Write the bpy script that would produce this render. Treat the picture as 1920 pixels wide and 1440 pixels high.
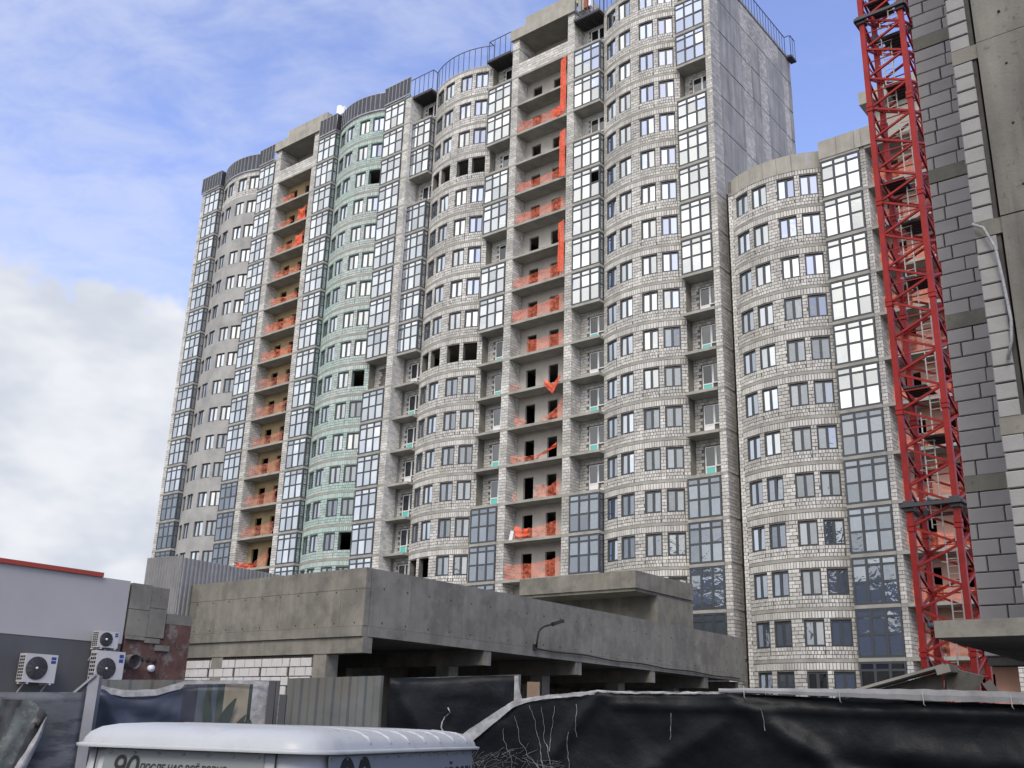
import bpy, bmesh, math, random
from mathutils import Vector, Matrix, noise
R = math.radians
random.seed(7)
S = bpy.context.scene
for o in list(bpy.data.objects): bpy.data.objects.remove(o)
COL = S.collection

# ------------------------------------------------------------------ camera
PITCH, ROLL, FPX = 18.8, 1.75, 1910.0
cam_d = bpy.data.cameras.new('camera'); cam = bpy.data.objects.new('camera', cam_d); COL.objects.link(cam)
cam_d.sensor_width = 36.0; cam_d.lens = 36.0 * FPX / 1920.0; cam_d.clip_end = 6000.0; cam_d.clip_start = 0.1
cam.location = (0, 0, 2.0)
_p, _r = R(PITCH), R(ROLL)
fw = Vector((0, math.cos(_p), math.sin(_p))); rt0 = Vector((1, 0, 0)); up0 = rt0.cross(fw)
rt = math.cos(_r) * rt0 + math.sin(_r) * up0; up = -math.sin(_r) * rt0 + math.cos(_r) * up0
cam.rotation_euler = Matrix((rt, up, -fw)).transposed().to_euler()
S.camera = cam

# ------------------------------------------------------------------ light
SUN_AZ, SUN_EL = -168.0, 46.0          # degrees clockwise from +Y
W = bpy.data.worlds.new('World'); S.world = W; W.use_nodes = True
def make_world():
    nt = W.node_tree; nt.nodes.clear(); N = nt.nodes.new; L = nt.links.new
    out = N('ShaderNodeOutputWorld'); bg = N('ShaderNodeBackground'); bg.inputs['Strength'].default_value = 0.15
    L(bg.outputs[0], out.inputs[0])
    sky = N('ShaderNodeTexSky'); sky.sky_type = 'NISHITA'; sky.sun_disc = False
    sky.sun_elevation = R(SUN_EL); sky.sun_rotation = R(SUN_AZ); sky.air_density = 1.0; sky.dust_density = 0.4; sky.ozone_density = 2.6
    tc = N('ShaderNodeTexCoord'); sep = N('ShaderNodeSeparateXYZ'); L(tc.outputs['Generated'], sep.inputs[0])
    def m(op, a, b=None, c=None, clamp=False):
        n = N('ShaderNodeMath'); n.operation = op; n.use_clamp = clamp
        for i, v in enumerate((a, b, c)):
            if v is None: continue
            if isinstance(v, (int, float)): n.inputs[i].default_value = v
            else: L(v, n.inputs[i])
        return n.outputs[0]
    def ramp(v, lo, hi):
        n = N('ShaderNodeMapRange'); n.interpolation_type = 'SMOOTHSTEP'
        n.inputs[1].default_value = lo; n.inputs[2].default_value = hi; L(v, n.inputs[0]); return n.outputs[0]
    X, Y, Z = sep.outputs
    zz = m('ADD', m('MAXIMUM', Z, 0.0), 0.22)
    cx = m('DIVIDE', X, zz); cy = m('DIVIDE', Y, zz)
    comb = N('ShaderNodeCombineXYZ'); L(cx, comb.inputs[0]); L(cy, comb.inputs[1])
    def nz(vec, scale, detail, rough, dist=0.0, stretch=None):
        if stretch:
            mp = N('ShaderNodeMapping'); L(vec, mp.inputs[0]); mp.inputs['Scale'].default_value = stretch; mp.inputs['Rotation'].default_value = (0, 0, R(28)); vec = mp.outputs[0]
        n = N('ShaderNodeTexNoise'); n.inputs['Scale'].default_value = scale; n.inputs['Detail'].default_value = detail
        n.inputs['Roughness'].default_value = rough; n.inputs['Distortion'].default_value = dist; L(vec, n.inputs['Vector']); return n.outputs['Fac']
    # thin high cloud: ragged streaks, denser towards the left where the bank is
    n1 = nz(comb.outputs[0], 8.0, 4, 0.6, 0.3, (1.0, 1.5, 1.0))
    n2 = nz(comb.outputs[0], 1.5, 1, 0.5)
    dens = m('MULTIPLY_ADD', X, -0.55, -0.02)                  # more cloud to the left
    ci = m('ADD', m('ADD', m('MULTIPLY', n1, 0.8), m('MULTIPLY', n2, 0.75)), m('ADD', dens, m('MULTIPLY', ramp(Y, 0.35, -0.6), 0.42)))  # extra cloud behind the viewer, added to whiten the ambient light
    cirrus = m('MULTIPLY', ramp(ci, 0.62, 1.12), 0.6)
    # bank of heavy cloud low in the sky, rising to the left
    n3 = nz(tc.outputs['Generated'], 8.5, 4, 0.62)
    thr = m('ADD', m('MULTIPLY', ramp(X, -0.16, -0.28), 0.375), m('MULTIPLY', ramp(X, -0.42, -0.95), 0.3))
    edge = m('SUBTRACT', m('ADD', thr, m('MULTIPLY_ADD', n3, 0.15, -0.075)), Z)
    bank = ramp(edge, -0.004, 0.022)
    # shading inside the cloud
    n4 = nz(tc.outputs['Generated'], 9.0, 3, 0.6, 0.0, (1.0, 1.0, 2.0))
    shade = ramp(n4, 0.3, 0.72)
    def mixc(f, a, b):
        n = N('ShaderNodeMix'); n.data_type = 'RGBA'
        if isinstance(f, float): n.inputs[0].default_value = f
        else: L(f, n.inputs[0])
        for i, v in ((6, a), (7, b)):
            if isinstance(v, tuple): n.inputs[i].default_value = v
            else: L(v, n.inputs[i])
        return n.outputs[2]
    tint = N('ShaderNodeMix'); tint.data_type = 'RGBA'; tint.blend_type = 'MULTIPLY'; tint.inputs[0].default_value = 1.0
    L(sky.outputs[0], tint.inputs[6]); tint.inputs[7].default_value = (1.72, 1.45, 1.64, 1)
    cloudcol = mixc(shade, (3.5, 3.75, 4.25, 1), (4.75, 4.85, 5.1, 1))
    # clouds glow more the nearer they lie to the veiled sun
    sv = N('ShaderNodeVectorMath'); sv.operation = 'DOT_PRODUCT'; L(tc.outputs['Generated'], sv.inputs[0])
    sv.inputs[1].default_value = (math.sin(R(SUN_AZ)) * math.cos(R(SUN_EL)), math.cos(R(SUN_AZ)) * math.cos(R(SUN_EL)), math.sin(R(SUN_EL)))
    glow = m('MULTIPLY_ADD', ramp(sv.outputs['Value'], -0.1, 0.95), 1.25, 1.0)
    warm = mixc(ramp(sv.outputs['Value'], 0.1, 0.8), (1, 1, 1, 1), (1.1, 1.0, 0.84, 1))
    gm = N('ShaderNodeVectorMath'); gm.operation = 'SCALE'; L(warm, gm.inputs[0]); L(glow, gm.inputs['Scale'])
    cm = N('ShaderNodeMix'); cm.data_type = 'RGBA'; cm.blend_type = 'MULTIPLY'; cm.inputs[0].default_value = 1.0; L(cloudcol, cm.inputs[6]); L(gm.outputs[0], cm.inputs[7])
    cm2 = N('ShaderNodeMix'); cm2.data_type = 'RGBA'; cm2.blend_type = 'MULTIPLY'; cm2.inputs[0].default_value = 1.0; cm2.inputs[6].default_value = (3.9, 4.2, 5.2, 1); L(gm.outputs[0], cm2.inputs[7])
    c = mixc(cirrus, tint.outputs[2], cm2.outputs[2])
    c = mixc(bank, c, cm.outputs[2])
    L(c, bg.inputs['Color'])
make_world(); W.cycles.sampling_method = 'MANUAL'; W.cycles.sample_map_resolution = 512
sun_d = bpy.data.lights.new('sun', 'SUN'); sun_d.energy = 1.7; sun_d.angle = R(22); sun_d.color = (1.0, 0.9, 0.75)
sun = bpy.data.objects.new('sun', sun_d); COL.objects.link(sun)
sd = Vector((math.sin(R(SUN_AZ)) * math.cos(R(SUN_EL)), math.cos(R(SUN_AZ)) * math.cos(R(SUN_EL)), math.sin(R(SUN_EL))))
sun.rotation_euler = (-sd).to_track_quat('-Z', 'Y').to_euler()
sun.location = (0, 0, 90)
S.view_settings.view_transform = 'Standard'; S.view_settings.look = 'None'; S.view_settings.exposure = 0.3; S.view_settings.gamma = 1.0
S.view_settings.use_curve_mapping = False
S.render.engine = 'CYCLES'
S.cycles.max_bounces = 5; S.cycles.diffuse_bounces = 3; S.cycles.glossy_bounces = 3; S.cycles.transparent_max_bounces = 8

# ------------------------------------------------------------------ helpers
class MB:
    """collects faces; build() links them as one mesh object"""
    def __init__(s): s.v = []; s.f = []; s.m = []; s.cur = 0; s.sm = []; s.smooth = False
    def add(s, vs, fs):
        b = len(s.v); s.v += [tuple(v) for v in vs]
        for f in fs: s.f.append([b + i for i in f]); s.m.append(s.cur); s.sm.append(s.smooth)
    def quad(s, a, b, c, d): s.add((a, b, c, d), ((0, 1, 2, 3),))
    def box(s, x0, x1, y0, y1, z0, z1, skip=''):
        v = [(x0, y0, z0), (x1, y0, z0), (x1, y1, z0), (x0, y1, z0), (x0, y0, z1), (x1, y0, z1), (x1, y1, z1), (x0, y1, z1)]
        F = {'b': (0, 3, 2, 1), 't': (4, 5, 6, 7), 'f': (0, 1, 5, 4), 'r': (1, 2, 6, 5), 'k': (2, 3, 7, 6), 'l': (3, 0, 4, 7)}
        s.add(v, [f for k, f in F.items() if k not in skip])
    def obox(s, M, x0, x1, y0, y1, z0, z1):
        v = [(x0, y0, z0), (x1, y0, z0), (x1, y1, z0), (x0, y1, z0), (x0, y0, z1), (x1, y0, z1), (x1, y1, z1), (x0, y1, z1)]
        s.add([M @ Vector(p) for p in v], ((0, 3, 2, 1), (4, 5, 6, 7), (0, 1, 5, 4), (1, 2, 6, 5), (2, 3, 7, 6), (3, 0, 4, 7)))
    def prism(s, poly, z0, z1):
        n = len(poly); s.add([(x, y, z0) for x, y in poly] + [(x, y, z1) for x, y in poly],
              [tuple(reversed(range(n))), tuple(range(n, 2 * n))] + [(i, (i + 1) % n, n + (i + 1) % n, n + i) for i in range(n)])
    def bar(s, p, q, w, h=None, upv=(0, 0, 1)):
        p, q = Vector(p), Vector(q); d = (q - p)
        if d.length < 1e-6: return
        d.normalize(); u = Vector(upv)
        if abs(d.dot(u)) > 0.98: u = Vector((1, 0, 0))
        a = d.cross(u).normalized() * (w / 2); b = a.normalized().cross(d).normalized() * ((h or w) / 2)
        v = [p - a - b, p + a - b, p + a + b, p - a + b, q - a - b, q + a - b, q + a + b, q - a + b]
        s.add(v, ((0, 3, 2, 1), (4, 5, 6, 7), (0, 1, 5, 4), (1, 2, 6, 5), (2, 3, 7, 6), (3, 0, 4, 7)))
    def tube(s, pts, r, n=8, cap=True):
        pts = [Vector(p) for p in pts]; rs = r if isinstance(r, (list, tuple)) else [r] * len(pts); rings = []
        for i, p in enumerate(pts):
            d = (pts[min(i + 1, len(pts) - 1)] - pts[max(i - 1, 0)]).normalized()
            u = Vector((0, 0, 1)) if abs(d.z) < 0.9 else Vector((1, 0, 0))
            a = d.cross(u).normalized(); b = a.cross(d)
            rings.append([p + rs[i] * (math.cos(2 * math.pi * k / n) * a + math.sin(2 * math.pi * k / n) * b) for k in range(n)])
        v = [x for r_ in rings for x in r_]; f = []
        for i in range(len(pts) - 1):
            for k in range(n): f.append((i * n + k, i * n + (k + 1) % n, (i + 1) * n + (k + 1) % n, (i + 1) * n + k))
        if cap: f += [tuple(range(n))[::-1], tuple(range((len(pts) - 1) * n, len(pts) * n))]
        sm = s.smooth; s.smooth = True; s.add(v, f); s.smooth = sm
    def grid(s, P, nu, nv, smooth=True):
        v = [P(i / nu, j / nv) for j in range(nv + 1) for i in range(nu + 1)]
        f = [(j * (nu + 1) + i, j * (nu + 1) + i + 1, (j + 1) * (nu + 1) + i + 1, (j + 1) * (nu + 1) + i) for j in range(nv) for i in range(nu)]
        sm = s.smooth; s.smooth = smooth; s.add(v, f); s.smooth = sm
    def mesh(s, name, mats):
        me = bpy.data.meshes.new(name); me.from_pydata(s.v, [], s.f)
        for m in (mats if isinstance(mats, (list, tuple)) else [mats]): me.materials.append(m)
        me.polygons.foreach_set('material_index', s.m); me.polygons.foreach_set('use_smooth', s.sm); me.update(); return me
    def build(s, name, mats, parent=None, **k): return obj(name, s.mesh(name, mats), parent, **k)

def obj(name, me, parent=None, loc=None, rz=0.0, kind=None, rot=None):
    o = bpy.data.objects.new(name, me); COL.objects.link(o)
    if parent: o.parent = parent
    if loc is not None: o.location = loc
    if rz: o.rotation_euler = (0, 0, rz)
    if rot: o.rotation_euler = rot
    if kind: o['kind'] = kind
    return o
def empty(name, loc=(0, 0, 0), rz=0.0):
    o = bpy.data.objects.new(name, None); COL.objects.link(o); o.location = loc; o.rotation_euler = (0, 0, rz); o.empty_display_size = 0.3; return o
def tag(o, label, cat, group=None):
    o['label'] = label; o['category'] = cat
    if group: o['group'] = group
    return o

# building axes: u runs along the tower fronts (towards the right and nearer), n points from the fronts to the street
AZ = R(51.0); RZ = -R(39.0); P0 = Vector((0, 75, 0))
U = Vector((math.sin(AZ), -math.cos(AZ), 0)); NN = Vector((-math.cos(AZ), -math.sin(AZ), 0))
def Wd(u, n, z=0.0): return P0 + U * u + NN * n + Vector((0, 0, z))
def polar(az, d, z): return Vector((d * math.sin(R(az)), d * math.cos(R(az)), z))

# ------------------------------------------------------------------ materials
def mat(name, col, rough=0.8, metal=0.0, var=0.0, vscale=3.0, island=0.0, bump=0.0, bscale=20.0, spec=0.5, streak=0.0, spots=0.0, col2=None, c2scale=1.0, c2lo=0.45, c2hi=0.65, c2stretch=(1, 1, 1)):
    m = bpy.data.materials.new(name); m.use_nodes = True; nt = m.node_tree; N = nt.nodes.new; L = nt.links.new
    b = nt.nodes['Principled BSDF']; b.inputs['Roughness'].default_value = rough; b.inputs['Metallic'].default_value = metal
    b.inputs['Specular IOR Level'].default_value = spec
    geo = N('ShaderNodeNewGeometry')
    def noi(scale, detail=5, rgh=0.6, stretch=None):
        n = N('ShaderNodeTexNoise'); n.inputs['Scale'].default_value = scale; n.inputs['Detail'].default_value = detail; n.inputs['Roughness'].default_value = rgh
        if stretch:
            mp = N('ShaderNodeMapping'); mp.inputs['Scale'].default_value = stretch; L(geo.outputs['Position'], mp.inputs[0]); L(mp.outputs[0], n.inputs['Vector'])
        else: L(geo.outputs['Position'], n.inputs['Vector'])
        return n.outputs['Fac']
    def rng(v, a, b_, c, d):
        n = N('ShaderNodeMapRange'); L(v, n.inputs[0])
        for i, x in enumerate((a, b_, c, d)): n.inputs[i + 1].default_value = x
        return n.outputs[0]
    rgb = N('ShaderNodeRGB'); rgb.outputs[0].default_value = (*col, 1); c = rgb.outputs[0]
    if col2 is not None:
        mx = N('ShaderNodeMix'); mx.data_type = 'RGBA'; L(rng(noi(c2scale, 6, 0.65, c2stretch), c2lo, c2hi, 0, 1), mx.inputs[0]); L(c, mx.inputs[6]); mx.inputs[7].default_value = (*col2, 1); c = mx.outputs[2]
    def mul(c, f):
        h = N('ShaderNodeMix'); h.data_type = 'RGBA'; h.blend_type = 'MULTIPLY'; h.inputs[0].default_value = 1.0; L(c, h.inputs[6])
        cc = N('ShaderNodeCombineColor'); [L(f, cc.inputs[i]) for i in range(3)]; L(cc.outputs[0], h.inputs[7]); return h.outputs[2]
    if var: c = mul(c, rng(noi(vscale), 0.3, 0.7, 1 - var, 1 + var))
    if streak: c = mul(c, rng(noi(1.0, 5, 0.6, (2.2, 2.2, 0.18)), 0.35, 0.7, 1 - streak, 1 + streak * 0.6))
    if spots: c = mul(c, rng(noi(9.0, 3, 0.5), 0.63, 0.72, 1, 1 - spots))
    if island: c = mul(c, rng(geo.outputs['Random Per Island'], 0, 1, 1 - island, 1 + island))
    L(c, b.inputs['Base Color'])
    if bump:
        bp = N('ShaderNodeBump'); bp.inputs['Strength'].default_value = bump; bp.inputs['Distance'].default_value = 0.02
        L(noi(bscale, 6, 0.65), bp.inputs['Height']); L(bp.outputs[0], b.inputs['Normal'])
    return m

def glass_mat(name, refl, tintc, wave, wscale, body):
    m = bpy.data.materials.new(name); m.use_nodes = True; nt = m.node_tree; nt.nodes.clear(); N = nt.nodes.new; L = nt.links.new
    out = N('ShaderNodeOutputMaterial'); mx = N('ShaderNodeMixShader'); gl = N('ShaderNodeBsdfGlossy'); df = N('ShaderNodeBsdfDiffuse')
    gl.inputs['Roughness'].default_value = 0.02; gl.inputs['Color'].default_value = (*tintc, 1); df.inputs['Color'].default_value = (*body, 1)
    oi = N('ShaderNodeObjectInfo'); mr = N('ShaderNodeMapRange'); L(oi.outputs['Random'], mr.inputs[0]); mr.inputs[3].default_value = refl * 0.68; mr.inputs[4].default_value = min(0.95, refl * 1.22)
    L(mr.outputs[0], mx.inputs[0]); L(df.outputs[0], mx.inputs[1]); L(gl.outputs[0], mx.inputs[2]); L(mx.outputs[0], out.inputs[0])
    geo = N('ShaderNodeNewGeometry'); n = N('ShaderNodeTexNoise'); n.inputs['Scale'].default_value = wscale; n.inputs['Detail'].default_value = 2.0; n.inputs['Distortion'].default_value = 1.2
    L(geo.outputs['Position'], n.inputs['Vector']); bp = N('ShaderNodeBump'); bp.inputs['Strength'].default_value = wave; bp.inputs['Distance'].default_value = 0.05
    L(n.outputs['Fac'], bp.inputs['Height']); L(bp.outputs[0], gl.inputs['Normal'])
    return m
def net_mat(name, col, alpha):
    m = bpy.data.materials.new(name); m.use_nodes = True; nt = m.node_tree; N = nt.nodes.new; L = nt.links.new
    b = nt.nodes['Principled BSDF']; b.inputs['Base Color'].default_value = (*col, 1); b.inputs['Roughness'].default_value = 0.7
    geo = N('ShaderNodeNewGeometry'); n = N('ShaderNodeTexNoise'); n.inputs['Scale'].default_value = 5.0; n.inputs['Detail'].default_value = 4; L(geo.outputs['Position'], n.inputs['Vector'])
    mr = N('ShaderNodeMapRange'); L(n.outputs['Fac'], mr.inputs[0]); mr.inputs[1].default_value = 0.3; mr.inputs[2].default_value = 0.7; mr.inputs[3].default_value = alpha - 0.22; mr.inputs[4].default_value = min(1, alpha + 0.25)
    L(mr.outputs[0], b.inputs['Alpha']); return m

M = {}
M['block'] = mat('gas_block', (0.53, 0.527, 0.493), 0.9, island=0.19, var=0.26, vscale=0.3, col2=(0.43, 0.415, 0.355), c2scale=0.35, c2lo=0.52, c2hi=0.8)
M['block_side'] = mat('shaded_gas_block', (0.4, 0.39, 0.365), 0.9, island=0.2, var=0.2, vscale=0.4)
M['block_green'] = mat('green_meshed_block', (0.47, 0.52, 0.485), 0.9, island=0.14, var=0.1, vscale=0.5, col2=(0.39, 0.525, 0.475), c2scale=0.16, c2lo=0.35, c2hi=0.6)
M['mortar'] = mat('mortar', (0.13, 0.125, 0.112), 0.95, var=0.3, vscale=2.0)
M['mortar_green'] = mat('mortar_under_mesh', (0.17, 0.23, 0.2), 0.95, var=0.2, vscale=2.0)
M['slab'] = mat('slab_concrete', (0.325, 0.32, 0.285), 0.9, var=0.22, vscale=1.2, bump=0.1)
M['conc'] = mat('raw_concrete', (0.21, 0.203, 0.17), 0.92, var=0.14, vscale=1.6, streak=0.14, spots=0.25, bump=0.35, bscale=14, col2=(0.16, 0.156, 0.134), c2scale=0.75, c2lo=0.47, c2hi=0.57)
M['conc_dark'] = mat('stained_concrete', (0.185, 0.18, 0.155), 0.94, var=0.18, vscale=0.8, streak=0.3, spots=0.3, bump=0.4, bscale=18, col2=(0.13, 0.128, 0.112), c2scale=1.3, c2lo=0.45, c2hi=0.62, c2stretch=(1.6, 1.6, 0.2))
M['conc_pale'] = mat('pale_concrete', (0.36, 0.35, 0.3), 0.9, var=0.14, vscale=1.0, streak=0.12, bump=0.15)
M['conc_side'] = mat('cast_side_wall', (0.29, 0.286, 0.27), 0.9, var=0.2, vscale=0.5, streak=0.32, bump=0.1)
M['plaster'] = mat('grey_render', (0.36, 0.36, 0.345), 0.93, var=0.12, vscale=0.5, col2=(0.29, 0.29, 0.28), c2scale=0.6, c2lo=0.45, c2hi=0.62, bump=0.12, bscale=6)
M['log_wall'] = mat('loggia_wall', (0.42, 0.40, 0.36), 0.92, var=0.12, vscale=1.2)
M['log_ochre'] = mat('ochre_sheathing', (0.36, 0.275, 0.155), 0.9, var=0.2, vscale=0.7)
M['log_pink'] = mat('pink_primed_wall', (0.42, 0.25, 0.195), 0.9, var=0.1, vscale=1.0)
M['frame'] = mat('anthracite_profile', (0.05, 0.059, 0.068), 0.4)
M['pvc'] = mat('white_pvc', (0.76, 0.77, 0.78), 0.35)
M['teal'] = mat('teal_film', (0.13, 0.55, 0.48), 0.5)
M['glass'] = glass_mat('coated_glass', 0.66, (0.9, 0.95, 1.0), 0.07, 1.3, (0.05, 0.06, 0.07))
M['glass_film_dimmed'] = glass_mat('film_glass_dim_reflection', 0.27, (0.82, 0.9, 1.0), 0.2, 1.7, (0.075, 0.09, 0.112))  # wavy film; dark reflections of the low floors are put into its colour
M['glass_dark'] = glass_mat('dim_glass', 0.13, (0.9, 0.95, 1.0), 0.03, 2.0, (0.012, 0.013, 0.014))
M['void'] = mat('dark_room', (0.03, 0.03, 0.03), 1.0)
M['net'] = net_mat('orange_net', (0.8, 0.19, 0.1), 0.36)
M['net_thick'] = net_mat('bunched_net', (0.78, 0.11, 0.045), 0.74)
M['net_dull'] = net_mat('faded_net', (0.52, 0.17, 0.11), 0.4)
M['panel'] = mat('dark_parapet_sheet', (0.035, 0.037, 0.042), 0.5, var=0.2, vscale=1.0)
M['ladder'] = mat('pale_ladder', (0.55, 0.53, 0.48), 0.5)
M['steel'] = mat('galvanised_steel', (0.32, 0.33, 0.35), 0.45, metal=0.6, var=0.15, vscale=2)
M['rail'] = mat('rail_paint', (0.07, 0.08, 0.12), 0.5)
M['red'] = mat('crane_red', (0.275, 0.017, 0.014), 0.55, spec=0.25, var=0.18, vscale=1.5, col2=(0.17, 0.02, 0.02), c2scale=2.0, c2lo=0.55, c2hi=0.75)
M['dark_steel'] = mat('dark_steel', (0.05, 0.05, 0.055), 0.55)
M['yellow'] = mat('yellow_paint', (0.7, 0.5, 0.04), 0.5)
M['rblock'] = mat('grey_gas_block', (0.34, 0.33, 0.325), 0.92, var=0.08, vscale=1.2, bump=0.12, bscale=25)
M['rblock2'] = mat('grey_gas_block_b', (0.31, 0.302, 0.3), 0.92, var=0.1, vscale=1.4, bump=0.12, bscale=25)
M['sblock'] = mat('pale_gas_block', (0.28, 0.277, 0.268), 0.92, var=0.1, vscale=2.0, bump=0.4, bscale=12)
M['wblock'] = mat('white_gas_block', (0.52, 0.51, 0.5), 0.9, var=0.08, vscale=2.5, bump=0.12)
M['rmortar'] = mat('dark_joint', (0.06, 0.058, 0.055), 0.95, var=0.3, vscale=4)
M['white_wall'] = mat('white_render', (0.38, 0.378, 0.372), 0.85, var=0.05, vscale=0.7)
M['grey_wall'] = mat('slate_render', (0.085, 0.088, 0.093), 0.85, var=0.1, vscale=1.0)
M['red_trim'] = mat('red_flashing', (0.33, 0.05, 0.03), 0.5)
M['brown'] = mat('red_brown_paint', (0.1, 0.05, 0.04), 0.8, var=0.4, vscale=2.5, col2=(0.17, 0.15, 0.13), c2scale=2.2, c2lo=0.52, c2hi=0.62)
M['corr'] = mat('corrugated_sheet', (0.22, 0.222, 0.215), 0.5, metal=0.15, var=0.18, vscale=1.2, col2=(0.2, 0.19, 0.16), c2scale=1.3, c2lo=0.55, c2hi=0.8)
M['corr_old'] = mat('weathered_sheet', (0.115, 0.122, 0.115), 0.7, metal=0.05, var=0.2, vscale=2.2, col2=(0.085, 0.08, 0.062), c2scale=1.1, c2lo=0.5, c2hi=0.7)
M['tarp'] = mat('black_tarp', (0.006, 0.0075, 0.0095), 0.44, var=0.2, vscale=1.5, bump=0.55, bscale=6.0, spec=0.16)
M['tarp_edge'] = mat('silver_tarp_back', (0.29, 0.295, 0.3), 0.6, var=0.35, vscale=9, bump=0.5, bscale=15)
M['asphalt'] = mat('asphalt', (0.05, 0.05, 0.05), 0.9, var=0.2, vscale=0.8, bump=0.2, bscale=30)
M['van'] = mat('van_paint', (0.40, 0.42, 0.425), 0.36, spec=0.35, var=0.05, vscale=2.5, col2=(0.33, 0.34, 0.335), c2scale=3.5, c2lo=0.5, c2hi=0.8)
M['van_panel'] = mat('van_side_panel', (0.2, 0.225, 0.22), 0.4, var=0.06, vscale=2)
M['rubber'] = mat('rubber', (0.02, 0.02, 0.02), 0.8)
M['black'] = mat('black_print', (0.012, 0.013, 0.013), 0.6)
M['ac'] = mat('ac_white', (0.5, 0.5, 0.49), 0.5, var=0.05)
M['blue'] = mat('blue_sticker', (0.02, 0.05, 0.22), 0.5)
M['wood'] = mat('board', (0.2, 0.145, 0.095), 0.8, var=0.2, vscale=4)
M['cable'] = mat('black_cable', (0.015, 0.015, 0.015), 0.6)
M['lamp_glass'] = mat('lamp_lens', (0.5, 0.5, 0.5), 0.3)
M['far_wall'] = mat('far_panel_wall', (0.3, 0.31, 0.34), 0.9, var=0.1, vscale=0.3)
M['far_glass'] = mat('far_glass', (0.2, 0.22, 0.26), 0.3)

# ------------------------------------------------------------------ ground
g = MB(); g.quad((-900, -900, 0), (900, -900, 0), (900, 900, 0), (-900, 900, 0))
g.build('ground', M['asphalt'])['kind'] = 'structure'

# ------------------------------------------------------------------ masonry
rnd = random.Random(3)
def blocks_flat(mb, x0, x1, yf, z0, z1, bw=0.4, bh=0.225, gap=0.03, proud=0.02, ax='x', half=True, holes=(), jit=0.006):
    """courses of blocks on a plane; ax 'x': face looks to -y at y=yf; ax 'y+': face looks to +x at x=yf, runs along y; 'y-' looks to -x"""
    nrow = max(1, round((z1 - z0) / bh)); h = (z1 - z0) / nrow
    for r in range(nrow):
        za, zb = z0 + r * h + gap / 2, z0 + (r + 1) * h - gap / 2
        x = x0 - (bw / 2 if (r % 2 and half) else 0)
        while x < x1 - 0.03:
            w = bw * rnd.uniform(0.86, 1.1); xa, xb = max(x + gap / 2, x0 + 0.003), min(x + w - gap / 2, x1 - 0.003); x += w
            if xb - xa < 0.05: continue
            if any(xb > a and xa < b and zb > c and za < d for a, b, c, d in holes): continue
            p = proud + rnd.uniform(-jit, jit)
            if ax == 'x': mb.box(xa, xb, yf - p + proud, yf + 0.03, za, zb, 'k')
            elif ax == 'y+': mb.box(yf - 0.03, yf + p - proud, xa, xb, za, zb, 'l')
            else: mb.box(yf - p + proud, yf + 0.03, xa, xb, za, zb, 'r')

class Bow:
    def __init__(s, uc, half, yend=0.5, sag=0.9):
        s.uc = uc; s.R = (half * half + sag * sag) / (2 * sag); s.yc = yend - sag + s.R; s.am = math.asin(half / s.R)
    def pt(s, a, r=0.0): return (s.uc + (s.R + r) * math.sin(a), s.yc - (s.R + r) * math.cos(a))
WIN = [(-25.3, -15.7), (-12.8, -3.2), (3.2, 12.8), (15.7, 25.3)]
WZ0, WZ1, SH = 0.675, 2.18, 2.9
def arc_strip(mb, bow, a0, a1, z0, z1, r, step=3.0):
    n = max(1, int(math.ceil(math.degrees(a1 - a0) / step)))
    for i in range(n):
        b0, b1 = a0 + (a1 - a0) * i / n, a0 + (a1 - a0) * (i + 1) / n
        p, q = bow.pt(b0, r), bow.pt(b1, r); mb.quad((*p, z0), (*q, z0), (*q, z1), (*p, z1))
def bow_backing(bow, r=-0.03, H=2.7):
    mb = MB(); mb.smooth = True
    k = bow.am / R(28.84)
    arc_strip(mb, bow, -bow.am, bow.am, 0, WZ0, r); arc_strip(mb, bow, -bow.am, bow.am, WZ1, H, r)
    e = [-bow.am] + [R(x) * k for w in WIN for x in w] + [bow.am]
    for i in range(0, len(e), 2): arc_strip(mb, bow, e[i], e[i + 1], WZ0, WZ1, r)
    mb.smooth = False
    for w in WIN:                                              # reveals
        a0, a1 = R(w[0]) * k, R(w[1]) * k; d = -0.42
        p0, p1, q0, q1 = bow.pt(a0, r), bow.pt(a1, r), bow.pt(a0, d), bow.pt(a1, d)
        mb.quad((*p0, WZ0), (*p1, WZ0), (*q1, WZ0), (*q0, WZ0)); mb.quad((*q0, WZ1), (*q1, WZ1), (*p1, WZ1), (*p0, WZ1))
        mb.quad((*p0, WZ0), (*q0, WZ0), (*q0, WZ1), (*p0, WZ1)); mb.quad((*q1, WZ0), (*p1, WZ0), (*p1, WZ1), (*q1, WZ1))
    return mb
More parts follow.
